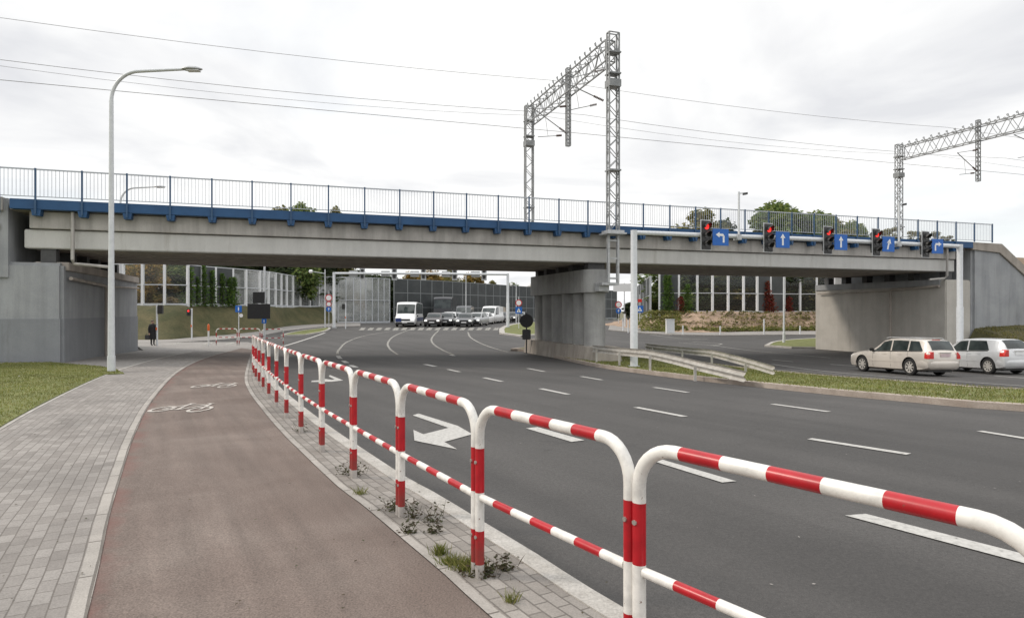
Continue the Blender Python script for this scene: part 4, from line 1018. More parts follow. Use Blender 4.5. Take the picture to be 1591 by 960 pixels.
for (x, Y, h, w), lab in zip(((968, 72, 1.0, .16), (976, 70, 1.3, .14), (984, 74, .9, .2), (971, 80, 1.6, .2)), ('low pale bollard left of the far crossing', 'taller pale bollard near the gantry pole', 'stub bollard beside the gantry pole', 'dark-topped post at the far crossing')):
    t = thing('bollard', lab, 'bollard', Q(x, Y), 0, 'bollards at the far crossing')
    m_ = MB(); m_.tube([(0, 0, -.1), (0, 0, h)], w/2, 10); m_.build('shaft', 'pole_white', t, smooth=True)
    m_ = MB(); m_.tube([(0, 0, h), (0, 0, h+.35)], [w*.7, w*.6], 10); m_.build('top', 'black' if h > 1.1 else 'galv', t)
# ------------------------------------------------------------------ guardrails
def guardrail(label, pts, drop_end=True, h=.62, end=.20):
    L = smoothline(pts, .5); a = L[0]; t = thing('guardrail', label, 'guardrail', (a[0], a[1], Wz(*a)), 0, 'steel guardrails on the median')
    prof = [(0, -.155), (.05, -.13), (.075, -.09), (.05, -.045), (0, -.01), (0, .01), (.05, .045), (.075, .09), (.05, .13), (0, .155)]
    m_ = MB(); n = len(L); Lr = offset(L, 1); np_ = len(prof)
    for i, p_ in enumerate(L):
        nn = Lr[i]-p_; f = i/(n-1); hh = h-(max(0, (f-.55)/.45)**1.2)*(h-end)*(1 if drop_end else 0); z = Wz(*p_)+hh
        for (o_, dz) in prof: m_.v.append((p_[0]-nn[0]*(o_+.07), p_[1]-nn[1]*(o_+.07), z+dz))
        for (o_, dz) in reversed(prof): m_.v.append((p_[0]-nn[0]*(o_+.064), p_[1]-nn[1]*(o_+.064), z+dz))
    q = 2*np_
    for i in range(n-1):
        for k in range(q): m_.f.append((i*q+k, i*q+(k+1) % q, (i+1)*q+(k+1) % q, (i+1)*q+k)); m_.m.append(0)
    m_.f.append(tuple(range(q))); m_.m.append(0); m_.f.append(tuple((n-1)*q+k for k in range(q))); m_.m.append(0)
    m_.build('rail', 'galv_rail', t, world=True, smooth=True)
    for i in range(2, n-3, 6):
        p_ = L[i]; f = i/(n-1); hh = h-(max(0, (f-.55)/.45)**1.2)*(h-end)*(1 if drop_end else 0)
        m_ = MB(); m_.box(p_[0]-.04, p_[0]+.04, p_[1]-.03, p_[1]+.03, Wz(*p_)-.1, Wz(*p_)+hh-.02); m_.build('post', 'galv_rail', t, world=True)
guardrail('front steel guardrail starting at the pier plinth, sloping down to the median grass', [P(x, y, 0)[:2] for x, y in ((1152, 596), (1080, 587), (1010, 577), (950, 567.5), (917, 561.5))][::-1])
guardrail('rear steel guardrail beyond the gantry pole along the far side of the median', [P(x, y, 0)[:2] for x, y in ((1198, 584), (1130, 575), (1060, 565), (1000, 556))][::-1])
# ------------------------------------------------------------------ noise barriers
def noise_barrier(label, pts, h, zf, kindf, bay=2.0, pw=.2, pm='frame_white', rails=(.5,), rm='frame_light', group=None, sill=True, ph=.0):
    L = smoothline(pts, .25); d = [0]
    for a, b in zip(L[:-1], L[1:]): d.append(d[-1]+float(np.linalg.norm(b-a)))
    n = int(d[-1]/bay); nodes = []
    for k in range(n+1):
        i = int(np.searchsorted(d, k*bay)); nodes.append(L[min(i, len(L)-1)])
    t = thing('noise_barrier', label, 'noise barrier', (nodes[0][0], nodes[0][1], zf(*nodes[0])), 0, group)
    Z = Vector((0, 0, 1))
    for k, p_ in enumerate(nodes):
        b = nodes[min(k+1, n)]; a = nodes[max(k-1, 0)]; u = Vector((b[0]-a[0], b[1]-a[1], 0)).normalized(); nn = Vector((-u.y, u.x, 0)); z = zf(*p_)
        m_ = MB(); m_.obox((p_[0], p_[1], z+(h+ph)/2-.2), u*pw/2, nn*pw/2, (0, 0, (h+ph)/2+.2)); m_.build('post', pm, t, world=True)
        if k == n: break
        q = nodes[k+1]; A = Vector((p_[0], p_[1], z)); B = Vector((q[0], q[1], zf(*q))); u = (B-A); l = u.length; u.normalize(); nn = Vector((-u.y, u.x, 0)).normalized()
        A2, B2 = A+u*pw*.5, B-u*pw*.5; kd = kindf(k, n, (p_[0]+q[0])/2/((p_[1]+q[1])/2)*FOC+W0/2)
        m_ = MB(); c = (A2+B2)/2
        if kd: m_.obox(c+Z*(h/2+.15), (B2-A2)/2, nn*(.02 if kd != 'panel_dark' else .06), Z*(h/2-.16)); m_.build('panel', kd, t, world=True)
        m_ = MB(); m_.obox(c+Z*.05, (B2-A2)/2, nn*.09, Z*.2); m_.build('sill', rm, t, world=True)
        for f in list(rails)+[1.0]:
            m_ = MB(); m_.obox(c+Z*(h*f-(.04 if f == 1 else 0)), (B2-A2)/2, nn*.075, Z*.045); m_.build('rail', rm, t, world=True)
    return t, nodes
LT = [tuple(np.array(p[:2])+np.array((-.25, .97))*6.6) for p in ltoe[1:7]]
def kleft(k, n, px): return 'panel_dark' if 288 < px < 368 else ('glass_clear' if px < 288 else 'glass_milky')
_, ln = noise_barrier('white-posted noise barrier of clear and dark panels on the left grass bank', LT, 3.9, lambda x, y: 2.2, kleft, 2.0, .22)
_, mn = noise_barrier('tall pale dusty glass noise barrier behind the far gantry', [(-26, 86), Q(560, 89)[:2], Q(612, 93)[:2]], 6.2, lambda x, y: .1, lambda k, n, px: 'glass_pale', 1.0, .12, 'frame_light', (.5,))
_, dn = noise_barrier('tall dark grey noise barrier curving away behind the waiting traffic', [Q(612, 93.3)[:2], Q(690, 101)[:2], Q(760, 112)[:2], Q(830, 126)[:2], Q(960, 150)[:2]], 6.3, lambda x, y: .05, lambda k, n, px: 'panel_dark', 2.4, .12, 'frame_grey', (.35, .68), 'frame_grey')
rp_ = [P(1032, 515)[:2], P(1120, 516)[:2], P(1265, 514)[:2], (40, 73.5)]
RTp = [(rp_[0][0]+.6, rp_[0][1]+5)]+[(p[0], p[1]+5.2) for p in rp_[1:]]
def kright(k, n, px): return 'panel_dark' if px < 1062 or 1172 < px < 1226 else 'glass_clear'
_, rn = noise_barrier('white-posted noise barrier of clear and grey panels above the planted bank', RTp, 4.6, lambda x, y: 1.5, kright, 2.05, .22)
_, fn = noise_barrier('grey panelled noise barrier running into the distance right of the pier', [(RTp[0][0]-.4, RTp[0][1]+3), (17.5, 90), (19.5, 108)], 4.6, lambda x, y: max(.3, 1.5-(y-76)*.05), lambda k, n, px: 'panel_dark', 3.0, .2, 'frame_light', (.5,))

# ------------------------------------------------------------------ leaves and trees
def leaf(mb, c, s, up=.4):
    a = random.uniform(0, 2*PI); t = random.uniform(-1, 1); u = Vector((math.cos(a), math.sin(a), t*.5)).normalized()
    v = u.cross(Vector((random.gauss(0, 1), random.gauss(0, 1), random.gauss(0, 1)))).normalized(); w = s*random.uniform(.35, .6)
    mb.quad(c-u*s, c-v*w*.8+u*s*.1, c+u*s, c+v*w)
def crown(mb, clumps, nper, s):
    for (c, r) in clumps:
        for k in range(nper):
            d = Vector((random.gauss(0, 1), random.gauss(0, 1), random.gauss(0, 1))).normalized()*r*(random.random()**.45)
            d.z *= .75; leaf(mb, Vector(c)+d, s*random.uniform(.6, 1.3))
def tree_proto(label, h, rad, mat, nclump=38, nper=150, s=.2, trunk=.25, low=.25, group=None, cat='tree', name='leafy_tree'):
    t = thing(name, label, cat, (0, 0, 0), 0, group); cl = []
    tb = MB(); tb.tube([(0, 0, -.3), (.05, .03, h*.25), (-.08, .1, h*.5), (.05, 0, h*.82)], [h*.026, h*.02, h*.013, h*.004], 9)
    for k in range(nclump):
        f = low+(1-low)*random.random()**.9; prof = math.sin(PI*min(1, (f-low)/(1-low)*.86+.12))**.6
        a = random.uniform(0, 2*PI); rr = rad*prof*random.uniform(.25, 1.0); c = (rr*math.cos(a), rr*math.sin(a), h*f*.95)
        cl.append((c, rad*random.uniform(.22, .40)))
        if k % 2 == 0:
            z0 = max(h*.15, c[2]-rr*.9); tb.tube([(0, 0, z0), (c[0]*.5, c[1]*.5, (z0+c[2])/2+.1), c], [h*.009, h*.006, h*.002], 5)
    tb.build('trunk', 'bark', t, smooth=True)
    m_ = MB(); crown(m_, cl, nper, s); m_.build('crown', mat, t)
    return t
TG = 'trees around the railway bridge'
protos = {'green': tree_proto('x', 16, 5.2, 'leaf_green', 60, 190, .36), 'dark': tree_proto('x', 16, 5.6, 'leaf_dark', 64, 200, .40, low=.02),
          'autumn': tree_proto('x', 14, 5.0, 'leaf_autumn', 52, 180, .36, low=.05), 'olive': tree_proto('x', 16, 5.2, 'leaf_olive', 52, 180, .34),
          'bush': tree_proto('x', 3.0, 1.6, 'leaf_olive', 18, 130, .13, low=.05, name='shrub', cat='shrub')}
used = set()
def plant(px, Y, top, kind, label, w=1.0, group=TG):
    pr = protos[kind]; o = pr if kind not in used else copy_tree(pr); used.add(kind)
    q = Q(px, Y); z0 = q.z-.2; H = {'green': 16, 'dark': 16, 'autumn': 14, 'olive': 16, 'bush': 3.0}[kind]
    sc = (top-z0)/H; o.location = (q.x, q.y, z0); o.scale = (sc*w, sc*w, sc); o.rotation_euler = (0, 0, random.uniform(0, 6.28))
    o['label'] = label; o['group'] = group; return o
def ztop(y, Y): return EYE+(HOR-y)/FOC*Y
# trees whose tops show above the railing
plant(1092, 104, ztop(325, 104), 'olive', 'brownish-green tree top above the railing behind the leftmost gantry light', .9)
plant(1125, 108, ztop(343, 108), 'dark', 'low dark tree beside the brownish tree above the railing', .8)
plant(1210, 96, ztop(316, 96), 'green', 'tallest green tree rising above the railing right of centre', 1.0)
plant(1186, 100, ztop(335, 100), 'olive', 'olive tree left of the tallest green tree above the railing', .8)
plant(1248, 98, ztop(334, 98), 'green', 'green tree just right of the tallest tree above the railing', .9)
plant(1292, 102, ztop(337, 102), 'olive', 'olive-green tree above the railing near the middle gantry light', .9)
plant(1328, 104, ztop(346, 104), 'green', 'low green tree ending the row above the railing', .8)
plant(1232, 92, ztop(326, 92), 'green', 'broad green tree overlapping the tallest one above the railing', .95)
plant(1275, 96, ztop(331, 96), 'green', 'rounded green tree behind the middle gantry light above the railing', .95)
plant(470, 84, ztop(319, 84), 'green', 'pointed green tree top above the blue beam left of the pier', .62)
plant(437, 88, ztop(321, 88), 'olive', 'small olive tree top left of the pointed green one over the railing', .6)
plant(522, 96, ztop(322, 96), 'olive', 'small yellowish tree top right of the pointed one over the railing', .45)
wood = 'dark evergreen-looking tree in the wood behind the left noise barrier'
for k, px in enumerate((325, 352, 378, 400, 422, 445, 462, 476, 488, 496)): plant(px, 96+(k*5) % 9, ztop(375, 98), 'dark', wood, 1.0, 'dark trees of the wood behind the left barrier')
plant(228, 76, ztop(395, 76), 'autumn', 'yellow-orange autumn tree behind the leftmost clear barrier bay', .8)
plant(262, 82, ztop(380, 82), 'green', 'green tree behind the clear bays beside the left abutment', .8)
plant(196, 80, ztop(380, 80), 'olive', 'olive tree half hidden by the left abutment', .9)
plant(290, 84, ztop(390, 84), 'autumn', 'orange autumn tree at the left edge of the dark barrier panels', .7)
for k, (px, y, kd) in enumerate(((560, 420, 'dark'), (612, 432, 'dark'), (640, 424, 'autumn'), (668, 420, 'autumn'), (700, 418, 'olive'), (735, 424, 'autumn'), (765, 436, 'olive'), (795, 440, 'green'), (825, 443, 'autumn'), (860, 445, 'olive'), (905, 447, 'green'))):
    Y = 118+k*4; plant(px, Y, ztop(y, Y), kd, '%s tree over the tall noise barrier, number %s from the left' % ({'dark': 'dark', 'autumn': 'golden autumn', 'olive': 'olive', 'green': 'green'}[kd], ('one', 'two', 'three', 'four', 'five', 'six', 'seven', 'eight', 'nine', 'ten', 'eleven')[k]), .9, 'trees beyond the tall noise barrier')
for k, (px, y, kd) in enumerate(((1020, 470, 'green'), (1036, 440, 'green'), (1070, 410, 'dark'), (1105, 420, 'dark'), (1138, 405, 'green'), (1160, 415, 'autumn'), (1200, 400, 'dark'), (1235, 410, 'green'), (1262, 400, 'dark'))):
    Y = 88+(k*7) % 12+(20 if k == 0 else 0)
    plant(px, Y, ztop(y, Y), kd, 'tree seen through or beside the right noise barrier, %s from the left' % ('first', 'second', 'third', 'fourth', 'fifth', 'sixth', 'seventh', 'eighth', 'ninth')[k], .8 if k else .5, 'trees behind the right noise barrier')
for k, (px, y) in enumerate(((948, 462), (978, 470), (1003, 466))):
    plant(px, 170, ztop(y, 170), 'dark', 'very distant low dark tree beyond the pier, %s from the left' % ('first', 'second', 'third')[k], 1.3, 'distant trees beyond the pier')
for k, px in enumerate((320, 345, 372, 398, 420, 441, 460, 474, 482, 490)): plant(px, (86 if k < 7 else 94)+(k*3) % 4, 9.5+(k*7) % 3, 'dark', 'dark undergrowth tree just behind the left noise barrier', 1.7, 'low dark trees just behind the left barrier')
for k, px in enumerate((1045, 1080, 1112, 1140, 1172, 1205, 1238, 1266)): plant(px, 84+(k*3) % 4, 8.8+(k*7) % 3, ('green', 'dark', 'green', 'olive', 'dark', 'green', 'olive', 'dark')[k], 'bushy low tree pressed against the back of the right barrier, %s from the left' % ('first', 'second', 'third', 'fourth', 'fifth', 'sixth', 'seventh', 'eighth')[k], 1.6, 'low trees behind the right barrier')
for k, px in enumerate((205, 240, 275)): plant(px, 78+k*2, 7.5, ('olive', 'autumn', 'green')[k], 'low %s bushy tree behind the clear barrier bays at left' % ('olive', 'orange', 'green')[k], 1.6, 'low trees behind the clear bays')
for k, px in enumerate((535, 555, 578, 600)): plant(px, 101+k*2, 7.5, 'dark', 'low dark tree behind the tall pale glass barrier', 1.7, 'low trees behind the pale glass barrier')
for k, (px, y) in enumerate(((990, 462), (1009, 452), (1024, 438))):
    plant(px, 118-k*8, ztop(y, 118-k*8), 'green', 'green tree rising step by step behind the grey receding barrier, %s from the left' % ('first', 'second', 'third')[k], .8, 'trees behind the receding barrier')
# bushes growing on the railway right of the bridge
def deck_bush(s, w, sc, label):
    o = protos['bush'] if 'bush' not in used else copy_tree(protos['bush']); used.add('bush'); q = BR(s, w, 5.85)
    o.location = q; o.scale = (sc, sc, sc*.8); o.rotation_euler = (0, 0, random.uniform(0, 6)); o['label'] = label; o['group'] = 'shrubs behind the railing at the right end of the bridge'
for k, (s, w, sc) in enumerate(((39.6, 3, .34), (41.2, 3.2, .4), (43.2, 2.6, .36), (44.6, 3, .5), (46.2, 2.8, .42), (47.4, 2.4, .4), (48.4, 2.2, .3))):
    deck_bush(s, w, sc, 'pale shrub on the track bed behind the railing, %s from the left' % ('first', 'second', 'third', 'fourth', 'fifth', 'sixth', 'seventh')[k])
# creepers on the barriers
def creeper(px, nodes, z0, h, w, mat, label, group, face=-.2):
    best = min(range(len(nodes)-1), key=lambda i: abs(nodes[i][0]/nodes[i][1]*FOC+W0/2-px)); a = np.array(nodes[best]); b = np.array(nodes[min(best+1, len(nodes)-1)])
    ta = (px-W0/2)/FOC; u = b-a; s = (ta*a[1]-a[0])/(u[0]-ta*u[1]); p_ = a+u*s; dr = -p_/np.linalg.norm(p_); c = p_+dr*.35
    t = thing('creeper', label, 'climbing plant', (c[0], c[1], z0), 0, group)
    m_ = MB(); m_.tube([(0, 0, 0), (.05, 0, h*.5), (-.03, 0, h*.9)], [.04, .03, .01], 5); m_.build('stem', 'bark', t)
    m_ = MB()
    for k in range(int(430*h/3)):
        f = random.random(); ww = w*(1-f*.75); leaf(m_, Vector((random.gauss(0, ww*.45), random.uniform(-.16, .1), f*h)), .14)
    m_.build('leaves', mat, t)
num = ('first', 'second', 'third', 'fourth', 'fifth', 'sixth', 'seventh', 'eighth')
for k, (px, h) in enumerate(((297, 3.6), (306, 2.8), (317, 3.9), (330, 3.5), (346, 3.3), (357, 2.9), (364, 3.0))):
    creeper(px, ln, 2.2, h, .75, 'leaf_vine', 'green creeper on the dark panels of the left barrier, %s from the left' % num[k], 'creepers on the left barrier')
for px, h, mt, lab in ((1034.5, 4.6, 'leaf_vine', 'leftmost yellow-green creeper at the very end of the right barrier'), (1058, 1.9, 'leaf_red', 'reddish creeper on the grey panel above the white cabinet'), (1068, 3.3, 'leaf_vine', 'green creeper beside the reddish one above the planted bank'), (1040, 4.3, 'leaf_vine', 'tall yellow-green creeper at the left end of the planted bank barrier'),
                    (1193, 3.8, 'leaf_red', 'tall red creeper on the grey panel near the slim pole'), (1199, 2.2, 'leaf_red', 'shorter red creeper touching the tall red one'), (1226, 2.0, 'leaf_red', 'small red creeper just right of the slim pole')):
    creeper(px, rn, 1.5, h, .8, mt, lab, 'creepers on the right barrier')
# low planting on the bank: nobody could count it
def scatter_leaves(name, label, mat, pts, s, cat='ground cover'):
    m_ = MB()
    for p_ in pts: leaf(m_, Vector(p_), s*random.uniform(.6, 1.4))
    tag(m_.build(name, mat), label, cat, kind='stuff')
sp = []
for i in range(520):
    cx = random.uniform(16, 41); rowz = random.randint(0, 3); f = .15+.22*rowz+random.gauss(0, .03)
    yb = np.interp(cx, [p[0] for p in rp_], [p[1] for p in rp_]); z0 = Wz(cx, yb)
    for k in range(9): sp.append((cx+random.gauss(0, .14), yb+4.6*f+random.gauss(0, .12), z0+(rz(cx+2)-z0)*(f*f*(3-2*f)*.4+f*.6)+random.uniform(0, .4)))
scatter_leaves('planting', 'low green and brown planting in rows on the bark covered bank', 'leaf_olive', sp, .13)
sp = []
for i in range(5200):
    f = random.random(); cx = random.uniform(15, 41) if random.random() < .6 else random.uniform(14, 19)
    f = random.uniform(0, .16) if cx > 19.5 else random.uniform(0, 1)
    yb = np.interp(cx, [p[0] for p in rp_], [p[1] for p in rp_]); z0 = Wz(cx, yb); sp.append((cx, yb+4.6*f, z0+(rz(cx+2)-z0)*(f*f*(3-2*f)*.4+f*.6)+random.uniform(0, .25)))
scatter_leaves('grass', 'short green grass along the foot of the planted bank', 'blade', sp, .14, 'grass')

def blades(name, label, regs, mat, hh, w, cat='grass', kind='stuff', parent=None, org=None):
    m_ = MB()
    for (x, y, z) in regs:
        a = random.uniform(0, 2*PI); l = hh*random.uniform(.5, 1.3); dx_, dy_ = math.cos(a)*w, math.sin(a)*w; bx, by = random.gauss(0, l*.35), random.gauss(0, l*.35)
        m_.quad((x-dx_, y-dy_, z), (x+dx_, y+dy_, z), (x+bx*.5+dx_*.6, y+by*.5+dy_*.6, z+l*.6), (x+bx, y+by, z+l))
    o = m_.build(name, mat, parent)
    if not parent: tag(o, label, cat, kind=kind)
    return o
def scat(poly, n, off=.03):
    xs = [p[0] for p in poly]; ys = [p[1] for p in poly]; o = []
    def inside(x, y):
        c = False; j = len(poly)-1
        for i in range(len(poly)):
            if (poly[i][1] > y) != (poly[j][1] > y) and x < (poly[j][0]-poly[i][0])*(y-poly[i][1])/(poly[j][1]-poly[i][1])+poly[i][0]: c = not c
            j = i
        return c
    while len(o) < n:
        x, y = random.uniform(min(xs), max(xs)), random.uniform(min(ys), max(ys))
        if inside(x, y): o.append((x, y))
    z = WzN(o)+off; return [(a[0], a[1], b) for a, b in zip(o, z)]
vis = [p for p in lawn_edge if p[1] > 5]
g = scat([vis[0]]+vis+[(tip.x, tip.y), P(176, 573)[:2], P(150, 569.5)[:2], BR(-.3, -.35)[:2], BR(-6, -.35)[:2], (-19, 18), (-9, 6)], 42000)
blades('grass', 'green lawn grass in front of the left abutment', g, 'blade', .035, .007)
g = scat([tuple(p) for p in near_k[:8]]+[tuple(p) for p in far_k[4:10]], 26000, .02)
blades('grass', 'patchy grass on the long median between the carriageways', g, 'blade', .05, .011)
mg = []
for _ in range(9000):
    s_, f_ = random.uniform(47.2, 58), random.random(); w_ = -5.2+5.0*f_; q_ = BRm(s_, w_); zz_ = float(np.interp(w_, [-5.4, -4, -2.6, -1.2, -.12], [0, .3, .95, 1.5, 1.75]))*min(1, .85+(s_-46.9)/8); mg.append((q_.x, q_.y, q_.z+zz_-.03))
blades('grass', 'rough grass on the bank before the right wing wall', mg, 'leaf_olive', .13, .02)
# tufts and weeds at the barrier feet
def tuft(px, py, n, h, sp_, mat, label, name='grass_tuft', cat='weed', group='weeds growing in the paved verge'):
    q = P(px, py); t = thing(name, label, cat, q, 0, group); regs = [(random.gauss(0, sp_), random.gauss(0, sp_*.7), 0) for _ in range(n)]
    blades('blades' if mat == 'blade' else 'stalks', None, regs if mat == 'blade' else regs[:n//6], mat, h, .003 if mat == 'blade' else .0014, parent=t)
    if mat == 'weed_dark':
        m_ = MB()
        for _ in range(int(n*1.1)):
            x, y = random.gauss(0, sp_), random.gauss(0, sp_*.7); z = h*random.random()**1.8+.008
            leaf(m_, Vector((x, y, z)), .019)
        m_.build('leaves', mat, t)
tuft(728, 884, 420, .075, .055, 'blade', 'green grass tuft at the foot of the second barrier post')
tuft(702, 876, 200, .065, .04, 'blade', 'grass tuft just left of the second barrier post')
tuft(684, 862, 190, .075, .022, 'blade', 'upright grass tuft at the red path edge left of the second post')
tuft(752, 893, 130, .09, .07, 'weed_dark', 'dry weeds right of the second barrier post foot')
tuft(785, 885, 70, .10, .035, 'weed_dark', 'thin dry weed standing near the kerb')
tuft(618, 792, 130, .10, .07, 'weed_dark', 'dark dry weeds around the third barrier post foot')
tuft(641, 806, 50, .15, .03, 'weed_dark', 'sparse weed below the third barrier post')
tuft(672, 812, 70, .16, .05, 'weed_dark', 'spindly dry weed in the verge between second and third posts')
tuft(636, 828, 60, .08, .03, 'weed_dark', 'small dry weed near the path edge below the third post')
tuft(676, 828, 50, .07, .03, 'weed_dark', 'low dry weed in the middle of the verge')
tuft(794, 936, 60, .07, .02, 'blade', 'tiny grass tuft between pavers near the bottom')
tuft(548, 738, 120, .12, .06, 'weed_dark', 'dark weeds around the fourth barrier post foot')
tuft(560, 768, 70, .07, .03, 'blade', 'small green tuft at the path edge below the fourth post')
tuft(467, 670, 60, .10, .05, 'weed_dark', 'weeds at the foot of the sixth barrier post')
# fallen leaves and litter, too many and small to count
def litter(label, regs, mat, s, name='litter'):
    m_ = MB()
    for (x, y, z) in regs:
        a = random.uniform(0, 6.28); u = Vector((math.cos(a), math.sin(a), random.uniform(-.15, .15)))*s*random.uniform(.5, 1.3); v = Vector((-u.y, u.x, random.uniform(-.2, .2)*s))*.6
        c = Vector((x, y, z)); m_.quad(c-u, c-v, c+u, c+v)
    tag(m_.build(name, mat), label, 'litter', kind='stuff')
pw = [(-5.6, 4), (-2.1, 4), (-6, 14), (-9, 14)]
litter('brown fallen leaves and specks on the path and pavers', scat([(-6, 3), (1.2, 3), (-4, 14), (-9.5, 14)], 260, .016), 'weed_dark', .013, 'fallen_leaves')
litter('pale fallen leaves and scraps along the foot of the left abutment', [tuple(BRm(random.uniform(-6, 0), -.5-abs(random.gauss(0, .35)), .06)) for _ in range(90)] + scat([(-9, 10), (-14, 10), (-13, 18), (-16, 18)], 60, .07), 'plaza', .05, 'fallen_leaves')
litter('small pale stones and leaves scattered over the asphalt', scat([(0, 4.5), (3, 2.5), (9, 9), (0, 18), (-2, 9)], 90, ROAD+.012), 'plaza', .012, 'scraps')
litter('leaves and pale stones along the median grass', scat([tuple(p) for p in near_k[:8]]+[tuple(p) for p in far_k[4:10]], 160, .05), 'kerb_warm', .035, 'scraps')
# ------------------------------------------------------------------ vehicles
def lerp(a, b, t): return a+(b-a)*t
def car(label, P_, paint, cat='car', name='parked_car', group=None, detail=True):
    """P_: length, half width, stations (x, z_bottom, z_belt, z_top, half width factor, top half width factor)"""
    L, hw, ST = P_['L'], P_['hw'], P_['st']
    xs = [s[0] for s in ST]
    def prof(x):
        v = [float(np.interp(x, xs, [s[k] for s in ST])) for k in range(1, 6)]; zb, zl, zt, wf, tf = v; w = hw*wf; tw = hw*tf
        return [(0, zb), (w*.78, zb), (w*.95, zb+.06), (w, zb+(zl-zb)*.38), (w, zb+(zl-zb)*.70), (w*.985, zl-.06), (w*.955, zl), (lerp(w*.955, tw, .5), lerp(zl, zt-.05, .5)), (tw, zt-.055), (tw*.86, zt-.012), (tw*.45, zt+.004), (0, zt+.008)]
    def arc(v, x):     # position on the profile, v in profile index units
        pr = prof(x); i = min(int(v), len(pr)-2); f = v-i; return Vector((x, lerp(pr[i][0], pr[i+1][0], f), lerp(pr[i][1], pr[i+1][1], f)))
    t = thing(name, label, cat, (0, 0, 0), 0, group)
    X = sorted(set(list(np.linspace(xs[0], xs[-1], 56)) + xs)); np_ = 12; ring = 2*np_-2; mb = MB()
    for x in X:
        pr = prof(x)
        for k in range(np_): mb.v.append((x, pr[k][0], pr[k][1]))
        for k in range(np_-2, 0, -1): mb.v.append((x, -pr[k][0], pr[k][1]))
    for i in range(len(X)-1):
        for k in range(ring): mb.f.append((i*ring+k, i*ring+(k+1) % ring, (i+1)*ring+(k+1) % ring, (i+1)*ring+k)); mb.m.append(0)
    for i0 in (0, len(X)-1):
        mb.f.append(tuple(i0*ring+k for k in range(ring))); mb.m.append(0)
    body = mb.build('body', [paint, 'trim'], t, smooth=True)
    wr = P_['wr']; wx = P_['wx']
    if detail:
        cut = MB()
        for x in wx:
            for sd in (-1, 1): cut.tube([(x, sd*(hw-.27), wr+.005), (x, sd*(hw+.2), wr+.005)], wr+.055, 28, m=1)
        cm = cut.build('cut', [paint, 'trim'])
        mo = body.modifiers.new('arch', 'BOOLEAN'); mo.operation = 'DIFFERENCE'; mo.object = cm; mo.solver = 'EXACT'
        bpy.context.view_layer.update(); dg = bpy.context.evaluated_depsgraph_get()
        nm = bpy.data.meshes.new_from_object(body.evaluated_get(dg)); body.modifiers.clear(); old = body.data; body.data = nm; nm.name = 'body'
        bpy.data.meshes.remove(old); me_ = cm.data; bpy.data.objects.remove(cm); bpy.data.meshes.remove(me_)
        nm.polygons.foreach_set('use_smooth', [True]*len(nm.polygons)); nm.set_sharp_from_angle(angle=R(34))
    def patch(name, x0, x1, v0, v1, side, mat, off=.007, n=8, cut0=0, cut1=0, m=3, par=None):
        pb = MB()
        for i in range(n+1):
            for k in range(m+1):
                g_ = k/m; x = lerp(x0+cut0*g_, x1-cut1*g_, i/n); v = lerp(v0, v1, g_)
                c = arc(v, x); e = arc(v+.05, x)-arc(v-.05, x); f_ = arc(v, x+.03)-arc(v, x-.03); nn = f_.cross(e).normalized()
                nn = nn if (nn.y > 0 or nn.z > .6) else -nn
                c = c+nn*off; pb.v.append((c.x, c.y*side, c.z))
        for i in range(n):
            for k in range(m): q = i*(m+1)+k; pb.f.append((q, q+1, q+m+2, q+m+1)); pb.m.append(0)
        return pb.build(name, mat, par or t, smooth=True)
    def across(name, x0, x1, vtop, mat, off=.008, n=10, inset=.07):   # glass spanning the width between two stations
        pb = MB(); m = 12
        for i in range(n+1):
            x = lerp(x0, x1, i/n); pr = prof(x); tw = pr[8][0]-inset
            a_, b_ = prof(x-.03), prof(x+.03); sl = (b_[11][1]-a_[11][1])/.06; nn = Vector((-sl, 0, 1)).normalized()
            for k in range(m+1):
                y = lerp(-tw, tw, k/m); z = float(np.interp(abs(y), [pr[11][0], pr[10][0], pr[9][0], pr[8][0]+1e-4], [pr[11][1], pr[10][1], pr[9][1], pr[8][1]]))
                pb.v.append((x+nn.x*off, y, z+nn.z*off))
        for i in range(n):
            for k in range(m): q = i*(m+1)+k; pb.f.append((q, q+1, q+m+2, q+m+1)); pb.m.append(0)
        return pb.build(name, mat, t, smooth=True)
    for side in (1, -1):
        for (x0, x1, c0, c1) in P_['win']: patch('side_window', x0, x1, 6.18, 7.86, side, 'car_glass', cut0=c0, cut1=c1)
    across('windscreen', *P_['ws'], 0, 'car_glass'); across('rear_window', *P_['rw'], 0, 'car_glass', inset=.1)
